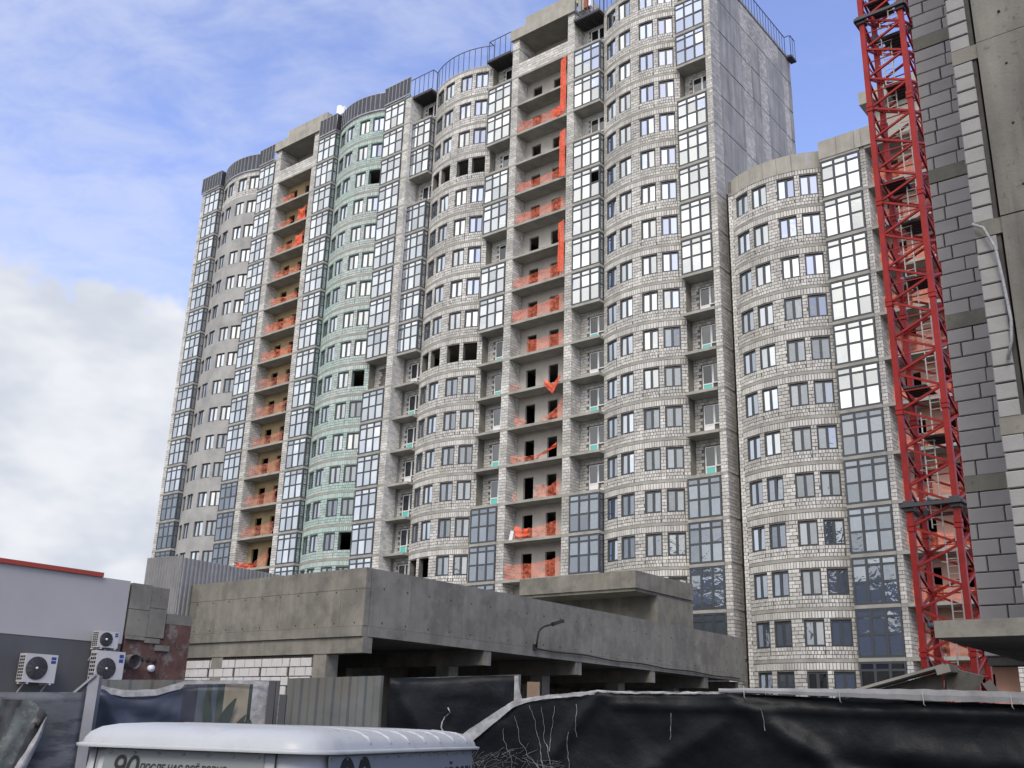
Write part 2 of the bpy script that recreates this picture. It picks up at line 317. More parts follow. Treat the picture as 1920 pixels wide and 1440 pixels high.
def bow_blocks(bow, H=2.7):
    mb = MB(); k = bow.am / R(28.84); g_ = 0.038
    def blk(a0, a1, z0, z1):
        r1 = rnd.uniform(-0.008, 0.008)
        o = [bow.pt(a0, r1), bow.pt(a1, r1), bow.pt(a1, -0.03), bow.pt(a0, -0.03)]
        v = [(*p, z0) for p in o] + [(*p, z1) for p in o]
        mb.add(v, ((0, 1, 5, 4), (1, 2, 6, 5), (3, 0, 4, 7), (4, 5, 6, 7), (0, 3, 2, 1)))
    def row(a0, a1, z0, z1, w, off):
        da = w / bow.R; a = a0 - off * da; gg = g_ / bow.R / 2
        while a < a1 - 0.002:
            d = da * rnd.uniform(0.88, 1.12); b0, b1 = max(a + gg, a0 + gg), min(a + d - gg, a1 - gg); a += d
            if b1 - b0 < 0.05 / bow.R: continue
            jz = rnd.uniform(-0.008, 0.008); blk(b0, b1, z0 + g_ / 2 + jz, z1 - g_ / 2 + jz)
    e = [-bow.am] + [R(x) * k for w in WIN for x in w] + [bow.am]
    for w in WIN:
        a0, a1 = R(w[0]) * k, R(w[1]) * k
        for r_ in range(3): row(a0, a1, r_ * 0.225, (r_ + 1) * 0.225, 0.2, (r_ % 2) * 0.5)
    for i in range(0, len(e), 2):
        a0, a1 = e[i], e[i + 1]
        z = 0.0
        while z < 2.1:
            row(a0, a1, z, z + 0.225, 0.44, ((round(z / 0.225)) % 2) * 0.5); z += 0.225
    row(-bow.am, bow.am, 2.27, 2.68, 0.185, 0.0)
    return mb

# ------------------------------------------------------------------ windows
def rect_frame(mb, x0, x1, z0, z1, t, y0, y1):
    mb.box(x0, x0 + t, y0, y1, z0, z1); mb.box(x1 - t, x1, y0, y1, z0, z1)
    mb.box(x0 + t, x1 - t, y0 + 0.002, y1, z0, z0 + t); mb.box(x0 + t, x1 - t, y0 + 0.002, y1, z1 - t, z1)
_wcache = {}
def window_meshes(w=1.2, h=1.49):
    if 'w' in _wcache: return _wcache['w']
    f = MB(); rect_frame(f, -w / 2, w / 2, 0, h, 0.055, 0, 0.08); f.box(-0.035, 0.035, -0.004, 0.08, 0.055, h - 0.055)
    for s in (-1, 1):
        a, b = (-w / 2 + 0.06, -0.038) if s < 0 else (0.038, w / 2 - 0.06)
        rect_frame(f, a, b, 0.06, h - 0.06, 0.05, -0.012, 0.05)
    pw = w / 2 - 0.038 - 0.06 - 0.1; p = MB(); p.box(-pw / 2, pw / 2, 0, 0.02, 0, h - 0.22)
    _wcache['w'] = (f.mesh('window', M['frame']), {k: p_mesh(p, k) for k in ('glass', 'glass_film_dimmed', 'glass_dark')}, (w / 2 - 0.06 + 0.038) / 2)
    return _wcache['w']
def p_mesh(mb, k): return mb.mesh('pane', M[k])
prnd = random.Random(11)
def put_pane(me, parent, loc, rz=0.0, tilt=0.7):
    o = obj('pane', me, parent, loc); o.rotation_euler = (R(prnd.gauss(0, tilt)), 0, rz + R(prnd.gauss(0, tilt))); return o
def put_window(parent, x, y, z, rz, glass):
    fm, pm, cx = window_meshes(); o = obj('window', fm, parent, (x, y, z), rz)
    for s in (-1, 1): put_pane(pm[glass], o, (s * cx, 0.025, 0.11))
    return o

def bay_meshes(w, sd, side):
    key = ('bay', round(w, 2), side)
    if key in _wcache: return _wcache[key]
    H = 2.68; f = MB(); T = 0.075; rows = [(0.1, 1.23), (1.30, 2.2), (2.27, 2.6)]
    mw = 0.1; cw = (w - 2 * T - 2 * mw) / 3; xs = [T + i * (cw + mw) for i in range(3)]
    f.box(0, T, 0, 0.1, 0, H); f.box(w - T, w, 0, 0.1, 0, H)
    for i in range(2): f.box(xs[i] + cw, xs[i] + cw + mw, -0.006, 0.1, 0.002, H - 0.002)
    for a, b in ((0, 0.1), (1.23, 1.30), (2.2, 2.27), (2.6, H)):
        for x in xs: f.box(x, x + cw, 0.006, 0.09, a, b)
    for x in xs:
        for a, b in rows: rect_frame(f, x, x + cw, a, b, 0.028, 0.0, 0.06)
    panes = [('f', x + cw / 2, (a + b) / 2) for x in xs for a, b in rows]
    xs_ = {1: w, -1: 0.0}[side]
    # glazed flank
    def fb(y0, y1, z0, z1, t=0.08):
        if side > 0: f.box(w - t, w - 0.001, y0, y1, z0, z1)
        else: f.box(0.001, t, y0, y1, z0, z1)
    fb(0.1, 0.18, 0.001, H - 0.001); fb(sd - 0.09, sd, 0.001, H - 0.001)
    for a, b in ((0, 0.1), (1.23, 1.30), (2.2, 2.27), (2.6, H)): fb(0.18, sd - 0.09, a + 0.001, b - 0.001, 0.075)
    fm = f.mesh('bay_window', M['frame']); pd = {}
    for mk in ('glass', 'glass_film_dimmed', 'glass_dark'):
        for i, (a, b) in enumerate(rows):
            p = MB(); p.box(-cw / 2 + 0.025, cw / 2 - 0.025, 0, 0.02, -(b - a) / 2 + 0.025, (b - a) / 2 - 0.025); pd[mk, 'f', i] = p.mesh('pane', M[mk])
            p = MB(); p.box(-0.01, 0.01, -(sd - 0.27) / 2, (sd - 0.27) / 2, -(b - a) / 2, (b - a) / 2); pd[mk, 's', i] = p.mesh('pane', M[mk])
    _wcache[key] = (fm, pd, xs, cw, rows); return _wcache[key]
def put_bay(parent, x, y, z, w, sd, side, glass, missing=(), glass_low=None):
    fm, pd, xs, cw, rows = bay_meshes(w, sd, side); o = obj('bay_window', fm, parent, (x, y, z))
    for c, xx in enumerate(xs):
        for i, (a, b) in enumerate(rows):
            if (c, i) in missing: continue
            put_pane(pd[glass, 'f', i], o, (xx + cw / 2, 0.03, (a + b) / 2), 0, 0.8)
    for i, (a, b) in enumerate(rows):
        put_pane(pd[glass, 's', i], o, ((w - 0.04) if side > 0 else 0.04, (0.18 + sd - 0.09) / 2, (a + b) / 2), 0, 0.3)
    return o

def door_meshes():
    if 'door' in _wcache: return _wcache['door']
    f = MB(); Hd = 2.15
    rect_frame(f, 0, 0.78, 0, Hd, 0.07, 0, 0.08); f.box(0.07, 0.71, 0.003, 0.075, 0.74, 0.82)
    rect_frame(f, 0.782, 1.55, 0.78, Hd, 0.07, 0, 0.08)
    p1 = MB(); p1.box(0.075, 0.705, 0.03, 0.05, 0.825, Hd - 0.075); p2 = MB(); p2.box(0.857, 1.475, 0.03, 0.05, 0.855, Hd - 0.075)
    lp = MB(); lp.box(0.072, 0.708, 0.02, 0.05, 0.075, 0.735)
    _wcache['door'] = (f.mesh('balcony_door', M['pvc']), p1.mesh('pane', M['glass_dark']), p2.mesh('pane', M['glass_dark']), lp.mesh('lower_panel', M['pvc']), lp.mesh('lower_panel', M['teal']))
    return _wcache['door']

# ------------------------------------------------------------------ tower sections
def slab_outline(d, bows, D, full=True, outer=True, part='all'):
    """front outline of a floor plate from left to right, then the back; part: all, left or right of the loggia"""
    lh, p1, b1, b2, b3, e = d; n = 14
    def half(s):
        bw = bows[s]; arc = [bw.pt(-bw.am + 2 * bw.am * i / n, -0.012) for i in range(1, n)]
        if s < 0:
            o = [(-e, -0.004), (-b3, -0.004), (-b3, -0.12), (-b2, -0.12), (-b2, 0.5)] if outer else [(-e, 0.47), (-b2, 0.47)]
            return o + arc + [(-b1, 0.5), (-b1, -0.12), (-p1, -0.12), (-p1, -0.004), (-lh, -0.004)]
        return [(lh, -0.004), (p1, -0.004), (p1, -0.12), (b1, -0.12), (b1, 0.5)] + arc + [(b2, 0.5), (b2, -0.12), (b3, -0.12), (b3, -0.004), (e, -0.004)]
    if part == 'left': return half(-1) + [(-lh, D), (-e, D)]
    if part == 'right': return half(1) + [(e, D), (lh, D)]
    r = half(1) if full else [(lh, -0.004), (p1, -0.004)]
    return half(-1) + [(-lh, -0.05), (lh, -0.05)] + r + [(e if full else p1, D), (-e, D)]

LOGD = 1.35
def loggia_back(mb_wall, x0, x1, doors, H):
    """back wall of a loggia with door openings, at y=LOGD"""
    xs = [x0] + [v for dd in doors for v in dd[:2]] + [x1]
    for i in range(0, len(xs), 2): mb_wall.box(xs[i], xs[i + 1], LOGD, LOGD + 0.2, 0, H)
    for a, b, h in doors: mb_wall.box(a, b, LOGD + 0.001, LOGD + 0.199, h, H)

def build_section(name, label, uc, off, d, lev0, kmin, ktop, wall_kind, status, glass_of, win_of, back_mat, D=15.0, attic=True, full=True, outer=True):
    lh, p1, b1, b2, b3, e = d
    root = empty(name, Wd(uc, off, 0), RZ); tag(root, label, 'building', 'unfinished residential towers')
    half = (b2 - b1) / 2
    sides = (-1, 1) if full else (-1,)
    bows = {s: Bow(s * (b1 + b2) / 2, half) for s in sides}
    L = lambda k: lev0 + SH * k
    # floor plates
    sm = MB(); sm.prism(slab_outline(d, bows, D, full, outer), -0.2, 0); sme = sm.mesh('floor_slab', M['slab'])
    for k in range(kmin, ktop + (1 if attic else 2)): obj('floor_slab', sme, root, (0, 0, L(k)))
    if attic:
        for pt_ in ('left', 'right'):
            sm = MB(); sm.prism(slab_outline(d, bows, D, part=pt_), -0.2, 0); sm.build('roof_slab', M['slab'], root, loc=(0, 0, L(ktop + 1)))
    # per storey shared meshes
    backs, blks = {}, {}
    for s in sides:
        kind = wall_kind[s]
        bb = bow_backing(bows[s], 0.03, 2.9) if kind == 'plaster' else bow_backing(bows[s])
        backs[s] = bb.mesh('bow_wall', M['plaster'] if kind == 'plaster' else M['mortar_green'] if kind == 'green' else M['mortar'])
        if kind != 'plaster': blks[s] = [bow_blocks(bows[s]).mesh('block_courses', M['block_green'] if kind == 'green' else M['block']) for _ in range(4)]
        else:
            blks[s] = None
    plain_back = {s: bow_backing(bows[s]).mesh('bow_wall', M['mortar']) for s in sides}
    plain_blk = {s: bow_blocks(bows[s]).mesh('block_courses', M['block']) for s in sides}
    # piers: backing core + courses, one per storey pattern shared
    def pier_mesh(x0, x1, sideL, sideR, dep):
        core = MB(); core.box(x0 + 0.03, x1 - 0.03, 0.03, dep, 0, SH - 0.2)
        bl = MB(); blocks_flat(bl, x0, x1, 0.0, 0, SH - 0.2, 0.4)
        if sideR: blocks_flat(bl, 0.0, dep, x1, 0, SH - 0.2, 0.4, ax='y+')
        if sideL: blocks_flat(bl, 0.0, dep, x0, 0, SH - 0.2, 0.4, ax='y-')
        return core.mesh('pier', M['mortar']), [bl.mesh('block_courses', M['block'])]
    piers = [pier_mesh(-p1, -lh, True, True, LOGD), pier_mesh(lh, p1, True, True, LOGD)]
    if outer: piers += [pier_mesh(-e, -b3, True, True, 1.4), pier_mesh(b3, e, True, True, 1.4)]
    # loggia walls
    lw = MB(); loggia_back(lw, -lh, lh, [(-1.98, -1.02, 2.06), (0.22, 1.14, 2.06)], SH - 0.2); lwm = lw.mesh('loggia_wall', M[back_mat])
    # balcony recess wall (behind an unglazed bay)
    def recess(x0, x1, bow_side):
        w = MB(); w.cur = 0; w.box(x0, x1, 1.25, 1.4, 0, SH - 0.2)
        w.cur = 1
        xx = x1 if bow_side > 0 else x0; xa, xb = (xx - 0.0, xx + 0.2) if bow_side > 0 else (xx - 0.2, xx)
        w.box(xa, xb, 0.5, 1.4, 0, SH - 0.2)
        bl = MB(); dx = x1 - 1.72
        blocks_flat(bl, x0 + 0.01, x1 - 0.01, 1.22, 0, SH - 0.2, 0.4, holes=[(dx, dx + 0.8, 0, 2.2), (dx + 0.76, dx + 1.6, 0.76, 2.2)])
        return w.mesh('recess_wall', [M['mortar'], M['conc']]), bl.mesh('block_courses', M['block']), dx
    cols = {'A': (-b3, -b2, 1), 'B': (-b1, -p1, -1), 'C': (p1, b1, 1), 'D': (b2, b3, -1)}   # left to right; side = flank next to a bow
    if not full: cols = {'B': cols['B']}
    rec = {c: recess(x0, x1, s) for c, (x0, x1, s) in cols.items()}
    drnd = random.Random(name)
    for k in range(kmin, ktop + 1):
        z = L(k)
        for core, bl in piers:
            o = obj('pier', core, root, (0, 0, z)); obj('block_courses', bl[0], o, kind='stuff')
        # bows
        for s in sides:
            if wall_kind[s] == 'plaster' and k >= ktop - 0:
                o = obj('bow_wall', plain_back[s], root, (0, 0, z)); obj('block_courses', plain_blk[s], o, kind='stuff')
            else:
                o = obj('bow_wall', backs[s], root, (0, 0, z))
                if blks[s]: obj('block_courses', blks[s][(k * 7 + 3) % 4], o, kind='stuff')
            bw = bows[s]; kk = bw.am / R(28.84)
            for wi, w in enumerate(WIN):
                gl = win_of(s, k, wi)
                if gl is None: continue
                a = R((w[0] + w[1]) / 2) * kk; x, y = bw.pt(a, -0.12)
                put_window(root, x, y, z + WZ0 + 0.008, a, gl)
        # bays
        for c, (x0, x1, side) in cols.items():
            st = status(c, k)
            if st == 'G':
                gl, miss = glass_of(c, k); put_bay(root, x0 + 0.01, -0.1, z + 0.008, x1 - x0 - 0.02, 0.58, side, gl, miss)
            else:
                wm, bm, dx = rec[c]; o = obj('recess_wall', wm, root, (0, 0, z)); obj('block_courses', bm, o, kind='stuff')
                if st == 'O':
                    fm, g1, g2, lp, lt = door_meshes(); do = obj('balcony_door', fm, root, (dx, 1.16, z + 0.01))
                    obj('pane', g1, do); obj('pane', g2, do); obj('lower_panel', lt if (k * 5 + ord(c)) % 3 != 1 and k < 11 else lp, do)
        if not (attic and k == ktop): obj('loggia_wall', lwm, root, (0, 0, z))
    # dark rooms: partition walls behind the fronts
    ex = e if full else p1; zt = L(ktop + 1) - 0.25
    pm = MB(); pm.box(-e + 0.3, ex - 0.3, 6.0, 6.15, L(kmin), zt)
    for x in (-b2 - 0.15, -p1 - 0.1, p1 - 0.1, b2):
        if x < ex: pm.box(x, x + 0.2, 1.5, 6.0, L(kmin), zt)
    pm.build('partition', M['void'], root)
    sh = MB(); z0, z1 = max(0, L(kmin)), L(ktop + 1); yb = 0.42 if outer else 0.6
    sh.box(-e, ex, D - 0.3, D, z0, z1 - 0.201); sh.box(-e + 0.004, -e + 0.25, yb, D - 0.3, z0, z1 - 0.201); sh.box(ex - 0.25, ex - 0.004, 0.42 if full else LOGD + .01, D - 0.3, z0, z1 - 0.201)
    sh.build('outer_wall', M['conc_side'], root)
    if L(kmin) > 0.3:
        pl = MB(); pl.box(-e + 0.05, ex - 0.05, 0.55, D - 0.3, 0, L(kmin) - 0.2); pl.build('plinth', M['conc'], root)
    if attic:
        za, zr = L(ktop), 59.72 - 0.0
        pb = MB(); pb.box(-lh, lh, 0.03, 0.22, za, za + 1.27); o = pb.build('attic_parapet', M['mortar'], root)
        bl = MB(); blocks_flat(bl, -lh, lh, 0.0, za, za + 1.25, 0.5, 0.25); bl.build('block_courses', M['block'], o, kind='stuff')
        bk = MB(); bk.box(-lh, lh, 2.3, 2.5, za, zr); bk.build('loggia_wall', M['log_wall'], root)
        for sx in (-1, 1):
            x0, x1 = (-p1, -lh) if sx < 0 else (lh, p1)
            pc = MB(); pc.box(x0 + 0.02, x1 - 0.02, 0.02, 2.4, L(ktop + 1) + 0.001, zr); o = pc.build('pier', M['mortar'], root)
            bl = MB(); blocks_flat(bl, x0, x1, 0.0, L(ktop + 1), zr, 0.4); blocks_flat(bl, 0.0, 2.3, x1, L(ktop + 1), zr, 0.4, ax='y+'); bl.build('block_courses', M['block'], o, kind='stuff')
        hb = MB(); hb.box(-p1 - 0.12, p1 + 0.12, -0.22, 0.1, zr, zr + 1.02); hb.box(-p1 - 0.1, p1 + 0.1, 0.1, 4.2, zr, zr + 0.25); hb.build('head_beam', M['conc_pale'], root)
        ub = MB(); ub.box(-2.2, p1 + 0.5, 0.25, 0.5, zr + 0.95, zr + 2.3); ub.box(p1 + 0.25, p1 + 0.5, 0.5, 4.2, zr + 0.95, zr + 2.3); ub.box(-2.2, -1.95, 0.5, 4.2, zr + 0.95, zr + 2.3)
        ub.box(-2.3, p1 + 0.6, 0.18, 0.52, zr + 1.02, zr + 1.12)
        ub.build('roof_box', M['conc_pale'], root)
    return root, bows, L

dB = (2.62, 3.33, 5.93, 12.85, 15.3, 15.75)
dA = (2.62, 3.45, 6.05, 13.05, 15.7, 16.45)
ZL = 0.8
def stB(c, k):
    if k == 19: return 'O'
    if k in (18, 17): return 'G'
    if k == 16: return 'O'
    if k == 13 and c == 'B': return 'O'
    if k >= 11: return 'G'
    if c == 'A': return 'O' if k >= 4 else 'G'
    return 'O' if k >= 6 else 'G'
def glB(c, k):
    miss = {('C', 14): ((2, 1),), ('C', 13): ()}.get((c, k), ())
    return ('glass_film_dimmed' if k <= 5 else 'glass'), miss
def winB(s, k, wi):
    if s < 0 and k in (16, 10): return None
    if s < 0 and k == 4 and wi < 2: return None
    return 'glass_film_dimmed' if (k <= 9 and wi >= (2 if s < 0 else 3)) or (k <= 7 and wi >= 2) or (k <= 5 and wi == 1 and s > 0) else 'glass'
secB, bowB, LB = build_section('residential_tower', 'unfinished block-built tower section with open balconies in the middle of the picture', 2.29, 0.0, dB, ZL, 1, 19,
    {-1: 'block', 1: 'block'}, stB, glB, winB, 'log_wall')
def stA(c, k):
    if c == 'D' and k == 10: return 'E'
    return 'G'
def glA(c, k): return ('glass_film_dimmed' if (c in 'AB' and k <= 7) else 'glass'), ()
def winA(s, k, wi):
    if s > 0 and wi == 3 and k in (17, 10, 5): return None
    return 'glass_film_dimmed' if k <= 11 and wi == 3 and (k * 7 + s) % 3 else 'glass_film_dimmed' if k <= 6 and wi == 2 and s > 0 else 'glass'
secA, bowA, LA = build_section('residential_tower', 'far left tower section with grey rendered and green meshed curved walls', -29.37, 0.5, dA, ZL, 3, 19,
    {-1: 'plaster', 1: 'green'}, stA, glA, winA, 'log_ochre')

# ------------------------------------------------------------------ roofs of the two tall sections
def front_path(d, bows, grow=0.0, sides=(-1, 1)):
    """polylines of the roof edge over bays and bows, left and right of the loggia head"""
    lh, p1, b1, b2, b3, e = d; out = {}
    for s in sides:
        bw = bows[s]; arc = [bw.pt(-bw.am + 2 * bw.am * i / 12, 0.05) for i in range(13)]
        y = -0.16
        if s < 0: out[s] = [[(-e, y), (-b2 + .02, y)], [(-b2 + .02, y), (-b2 + .02, 0.5)], arc, [(-b1 - .02, 0.5), (-b1 - .02, y)], [(-b1 - .02, y), (-p1 - 0.14, y)]]
        else: out[s] = [[(p1 + 0.14, y), (b1 + .02, y)], [(b1 + .02, y), (b1 + .02, 0.5)], arc, [(b2 - .02, 0.5), (b2 - .02, y)], [(b2 - .02, y), (e, y)]]
    return out
def resample(pl, step):
    pts = [Vector((*p, 0)) for p in pl]; acc = [0.0]
    for a, b in zip(pts, pts[1:]): acc.append(acc[-1] + (b - a).length)
    n = max(1, round(acc[-1] / step)); res = []
    for i in range(n + 1):
        t = acc[-1] * i / n; j = max(k for k in range(len(acc)) if acc[k] <= t + 1e-9); j = min(j, len(pts) - 2)
        f = (t - acc[j]) / max(1e-9, acc[j + 1] - acc[j]); res.append(pts[j].lerp(pts[j + 1], f))
    return res
zr0 = LB(20)
def railing(root, polys, z0, z1, step=0.62):
    for pl in polys:
        ps = resample(pl, step); mb = MB()
        for a, b in zip(ps, ps[1:]):
            mb.bar((a.x, a.y, z1), (b.x, b.y, z1), 0.06); 
        for p in ps: mb.bar((p.x, p.y, z0), (p.x, p.y, z1 - 0.03), 0.045)
        mb.build('roof_railing', M['rail'], root)
pathB = front_path(dB, bowB)
for s in (-1, 1): railing(secB, pathB[s], zr0, zr0 + 2.0)
# railing on the right flank
railing(secB, [[(dB[5] + 0.0, 5.0), (dB[5], 14.2)], [(dB[5], 14.2), (dB[5] + 0.5, 14.25)], [(dB[5] + 0.5, 14.25), (dB[5] + 0.5, 15.2)]], zr0 - 0.4, zr0 + 1.55, 0.55)
mb = MB(); mb.box(dB[5] - 0.02, dB[5] + 0.06, 0.0, 15.0, zr0 - 0.52, zr0 - 0.4); mb.box(dB[5] + 0.03, dB[5] + 0.55, 14.2, 15.3, zr0 - 0.62, zr0 - 0.42); mb.build('roof_edge', M['dark_steel'], secB)
# ribbed steel decks over the top balconies
def deck(root, x0, x1, z):
    mb = MB(); mb.box(x0, x1, -0.3, 1.3, z - 0.1, z); n = int((x1 - x0) / 0.2)
    for i in range(n): x = x0 + (i + 0.25) * (x1 - x0) / n; mb.box(x, x + 0.09, -0.31, 1.25, z - 0.2, z - 0.1)
    mb.bar((x0, -0.32, z - 0.02), (x1, -0.32, z - 0.02), 0.06, 0.22)
    mb.build('steel_deck', M['dark_steel'], root)
for x0, x1 in ((-dB[4] - .1, -dB[3] + .1), (-dB[2] - .1, -dB[1]), (dB[1] + .1, dB[2] + .1), (dB[3] - .1, dB[4])): deck(secB, x0, x1, zr0 - 0.21)
# open stair hatch cladding at the right end of the loggia head
mb = MB(); mb.box(3.75, 4.3, -0.1, 0.6, 59.5, 62.6); mb.build('roof_column', M['conc_pale'], secB)
mb = MB(); mb.box(4.34, 4.75, -0.12, 0.3, 59.6, 62.6); mb.build('roof_column', mat('rust_red_board', (0.3, 0.09, 0.05), 0.8, var=0.2), secB)
mb = MB(); mb.box(4.8, 5.0, -0.12, 0.2, 59.6, 62.6); mb.build('roof_column', M['pvc'], secB)

# dark sheet parapet on the far section
pathA = front_path(dA, bowA)
for s in (-1, 1):
    for pl in pathA[s]:
        ps = resample(pl, 0.52)
        for i, (a, b) in enumerate(zip(ps, ps[1:])):
            mb = MB(); mb.cur = 0; t = (b - a).normalized(); nrm = Vector((t.y, -t.x, 0)); z0, z1 = 58.95, 60.72
            a2, b2_ = a + t * 0.05, b - t * 0.05
            o1, o2 = a2 + nrm * 0.02, b2_ + nrm * 0.02
            v = [(*a2.xy, z0), (*b2_.xy, z0), (*o2.xy, z0), (*o1.xy, z0), (*a2.xy, z1), (*b2_.xy, z1), (*o2.xy, z1), (*o1.xy, z1)]
            mb.add(v, ((0, 1, 2, 3), (7, 6, 5, 4), (3, 2, 6, 7), (1, 0, 4, 5), (0, 3, 7, 4), (2, 1, 5, 6)))
            mb.build('parapet_sheet', M['panel'], secA)
        pm = MB()
        for p in ps: pm.bar((p.x, p.y - 0.03, 58.8), (p.x, p.y - 0.03, 60.75), 0.055)
        for a, b in zip(ps, ps[1:]): pm.bar((a.x, a.y, 60.76), (b.x, b.y, 60.76), 0.08); pm.bar((a.x, a.y, 58.87), (b.x, b.y, 58.87), 0.1, 0.14)
        pm.build('parapet_frame', M['steel'], secA)
# white flue on the far roof
mb = MB(); mb.tube([(5.1, 0.9, 59), (5.1, 0.9, 62.5)], 0.3, 14); mb.box(5.2, 5.95, 0.75, 1.3, 61.4, 62.2); mb.tube([(4.75, 0.8, 61), (4.75, 0.8, 62.6)], 0.03, 6)
mb.build('roof_flue', M['pvc'], secA)
# vertical expansion joint wall: outer face of the far section's right end is masonry
for root, d in ((secA, dA),):
    bl = MB(); blocks_flat(bl, 0.0, 1.2, d[5] + 0.012, LA(3), LA(20), 0.4, ax='y+'); bl.build('block_courses', M['block'], root, kind='stuff')

# right flank of the middle section: cast panels, block strips, slab bands
eB = dB[5]
cols_c = [(1.45, 5.25), (7.0, 8.5), (9.95, 13.3), (14.4, 15.0)]; cols_b = [(0.05, 1.4), (5.3, 6.95), (8.55, 9.9), (13.35, 14.35)]
for k in range(1, 20):
    z = LB(k)
    if k == 19:
        pb = MB(); pb.box(eB - 0.01, eB + 0.03, 1.45, 5.25, z + 0.03, z + 2.3); pb.build('cast_panel', M['conc_side'], secB)
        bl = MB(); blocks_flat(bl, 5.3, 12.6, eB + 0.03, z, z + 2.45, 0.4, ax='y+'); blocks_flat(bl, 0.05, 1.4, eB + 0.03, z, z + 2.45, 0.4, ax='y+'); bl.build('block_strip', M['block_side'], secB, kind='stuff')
        pb = MB(); pb.box(eB - 0.01, eB + 0.03, 12.65, 15, z + 0.03, z + 2.3); pb.build('cast_panel', M['conc_side'], secB); continue
    for a, b in cols_c:
        pb = MB(); pb.box(eB - 0.01, eB + 0.028 + 0.012 * ((k * 3 + int(a)) % 3), a, b, z + 0.03, z + 2.72); pb.build('cast_panel', M['conc_side'], secB)
    bl = MB()
    for a, b in cols_b: blocks_flat(bl, a, b, eB + 0.03, z, z + 2.7, 0.4, ax='y+')
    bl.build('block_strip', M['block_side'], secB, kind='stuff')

# ------------------------------------------------------------------ lower tower on the right
dT = (2.62, 2.97, 5.57, 12.25, 12.25, 12.5)
def glT(c, k): return ('glass_film_dimmed' if k <= 4 else 'glass') if k > -1 else 'glass_dark', ()
def winT(s, k, wi): return 'glass_dark' if k < 0 and wi == 2 else 'glass_film_dimmed' if (k <= 7 and wi >= 2) or (k <= 3 and wi >= 1) or k < 1 else 'glass'
secT, bowT, LT = build_section('residential_tower', 'lower tower with concrete crown and golden bay windows behind the red crane', 31.22, 0.0, dT, 6.42, -2, 10,
    {-1: 'block'}, lambda c, k: 'G', glT, winT, 'log_pink', attic=False, full=False, outer=False)
zt = LT(11)
bw = bowT[-1]; n = 10; seg = [-bw.am - 0.02 + (2 * bw.am + 0.02) * i / 7 for i in range(8)]
for a0, a1 in zip(seg, seg[1:]):                                   # curved crown in cast segments
    mb = MB(); a1 -= 0.004; am_ = (a0 + a1) / 2
    for r0, r1 in ((0.03, -0.25),):
        o = [bw.pt(a0, r0), bw.pt(am_, r0), bw.pt(a1, r0), bw.pt(a1, r1), bw.pt(a0, r1)]; mb.prism(o, zt - 0.3, zt + 0.95)
    mb.build('crown_segment', M['conc_pale'], secT)
for x0, x1 in ((-5.6, -4.4), (-4.39, -3.2), (-3.19, -2.75)):
    mb = MB(); mb.box(x0, x1 - 0.012, -0.16, 0.15, zt - 0.02, zt + 1.3); mb.build('crown_segment', M['conc_pale'], secT)
mb = MB(); mb.box(-2.74, 2.97, -0.16, 0.15, zt - 0.02, zt + 1.3); mb.build('crown_segment', M['conc_pale'], secT)
mb = MB(); mb.box(-12.52, -12.2, 0.47, 0.9, 0.6, zt + 0.9); mb.build('corner_strip', M['mortar'], secT)
mb = MB(); blocks_flat(mb, -12.52, -12.2, 0.46, 0.6, zt - 0.3, 0.3); mb.build('block_courses', M['block'], secT, kind='stuff')
mb = MB(); mb.box(-3.1, 3.2, 1.2, 7.0, 42.25, 43.2); mb.box(-2.5, 3.2, 1.9, 7.0, zt, 42.24); mb.build('stair_head', M['conc_pale'], secT)
mb = MB(); mb.box(-13.17, -12.5, 1.5, 1.6, 0, zt + 0.6); mb.build('gap_shade_sheet', M['black'], secT)  # black sheet standing in for the deep shade between the towers

# ------------------------------------------------------------------ orange safety nets
ORD = ['topmost', 'second', 'third', 'fourth', 'fifth', 'sixth', 'seventh', 'eighth', 'ninth', 'tenth', 'eleventh', 'twelfth', 'thirteenth', 'fourteenth', 'fifteenth', 'sixteenth', 'seventeenth']
nrnd = random.Random(5)
def net(root, x0, x1, y, z, hl, hr, mk, label, sag=0.15, lift=0.0, wr=0.1, seed=0, bl=0.0, br=0.0, group='orange safety nets'):
    cx = (x0 + x1) / 2; mb = MB(); w = x1 - x0
    def P(s, t):
        h = hl + (hr - hl) * s - sag * 4 * s * (1 - s) * (hl + hr) / 2; b = bl + (br - bl) * s
        nz_ = noise.noise(Vector((s * w * 2.2 + seed * 3.1, t * 2.5, seed))); nz2 = noise.noise(Vector((s * w * 5 + seed, t * 6, seed * 2.0)))
        return (x0 - cx + s * w + 0.06 * nz2, wr * nz_ * 1.6 + 0.05 * nz2, b + lift + (h - b) * t + 0.08 * nz2 * t)
    mb.grid(P, 26, 8)
    o = obj('safety_net', mb.mesh('safety_net', M[mk]))
    o.matrix_world = Matrix.Translation(Wd(0, 0, 0)) if False else (root.matrix_basis @ Matrix.Translation((cx, y, z)))
    tag(o, label, 'safety net', group); return o
bpy.context.view_layer.update()
lh = 2.62
LBL = 'of middle tower loggia'
specB = {17: ('net', 0.95, 1.0), 15: ('net', 0.85, 0.9), 14: ('net', 0.9, 1.1), 12: ('net', 0.85, 1.2), 11: ('net', 0.95, 1.35), 4: ('net', 1.15, 1.35)}
for k, (mk, a, b) in specB.items():
    net(secB, -2.45, 2.45, 0.0, LB(k) + 0.01, a, b, mk, f'orange safety net across the {ORD[19 - k]} floor {LBL}', seed=k)
net(secB, -0.9, 2.55, 0.0, LB(10) + 0.01, 1.1, 1.15, 'net', f'orange net over the right door on the tenth floor {LBL}', seed=41)
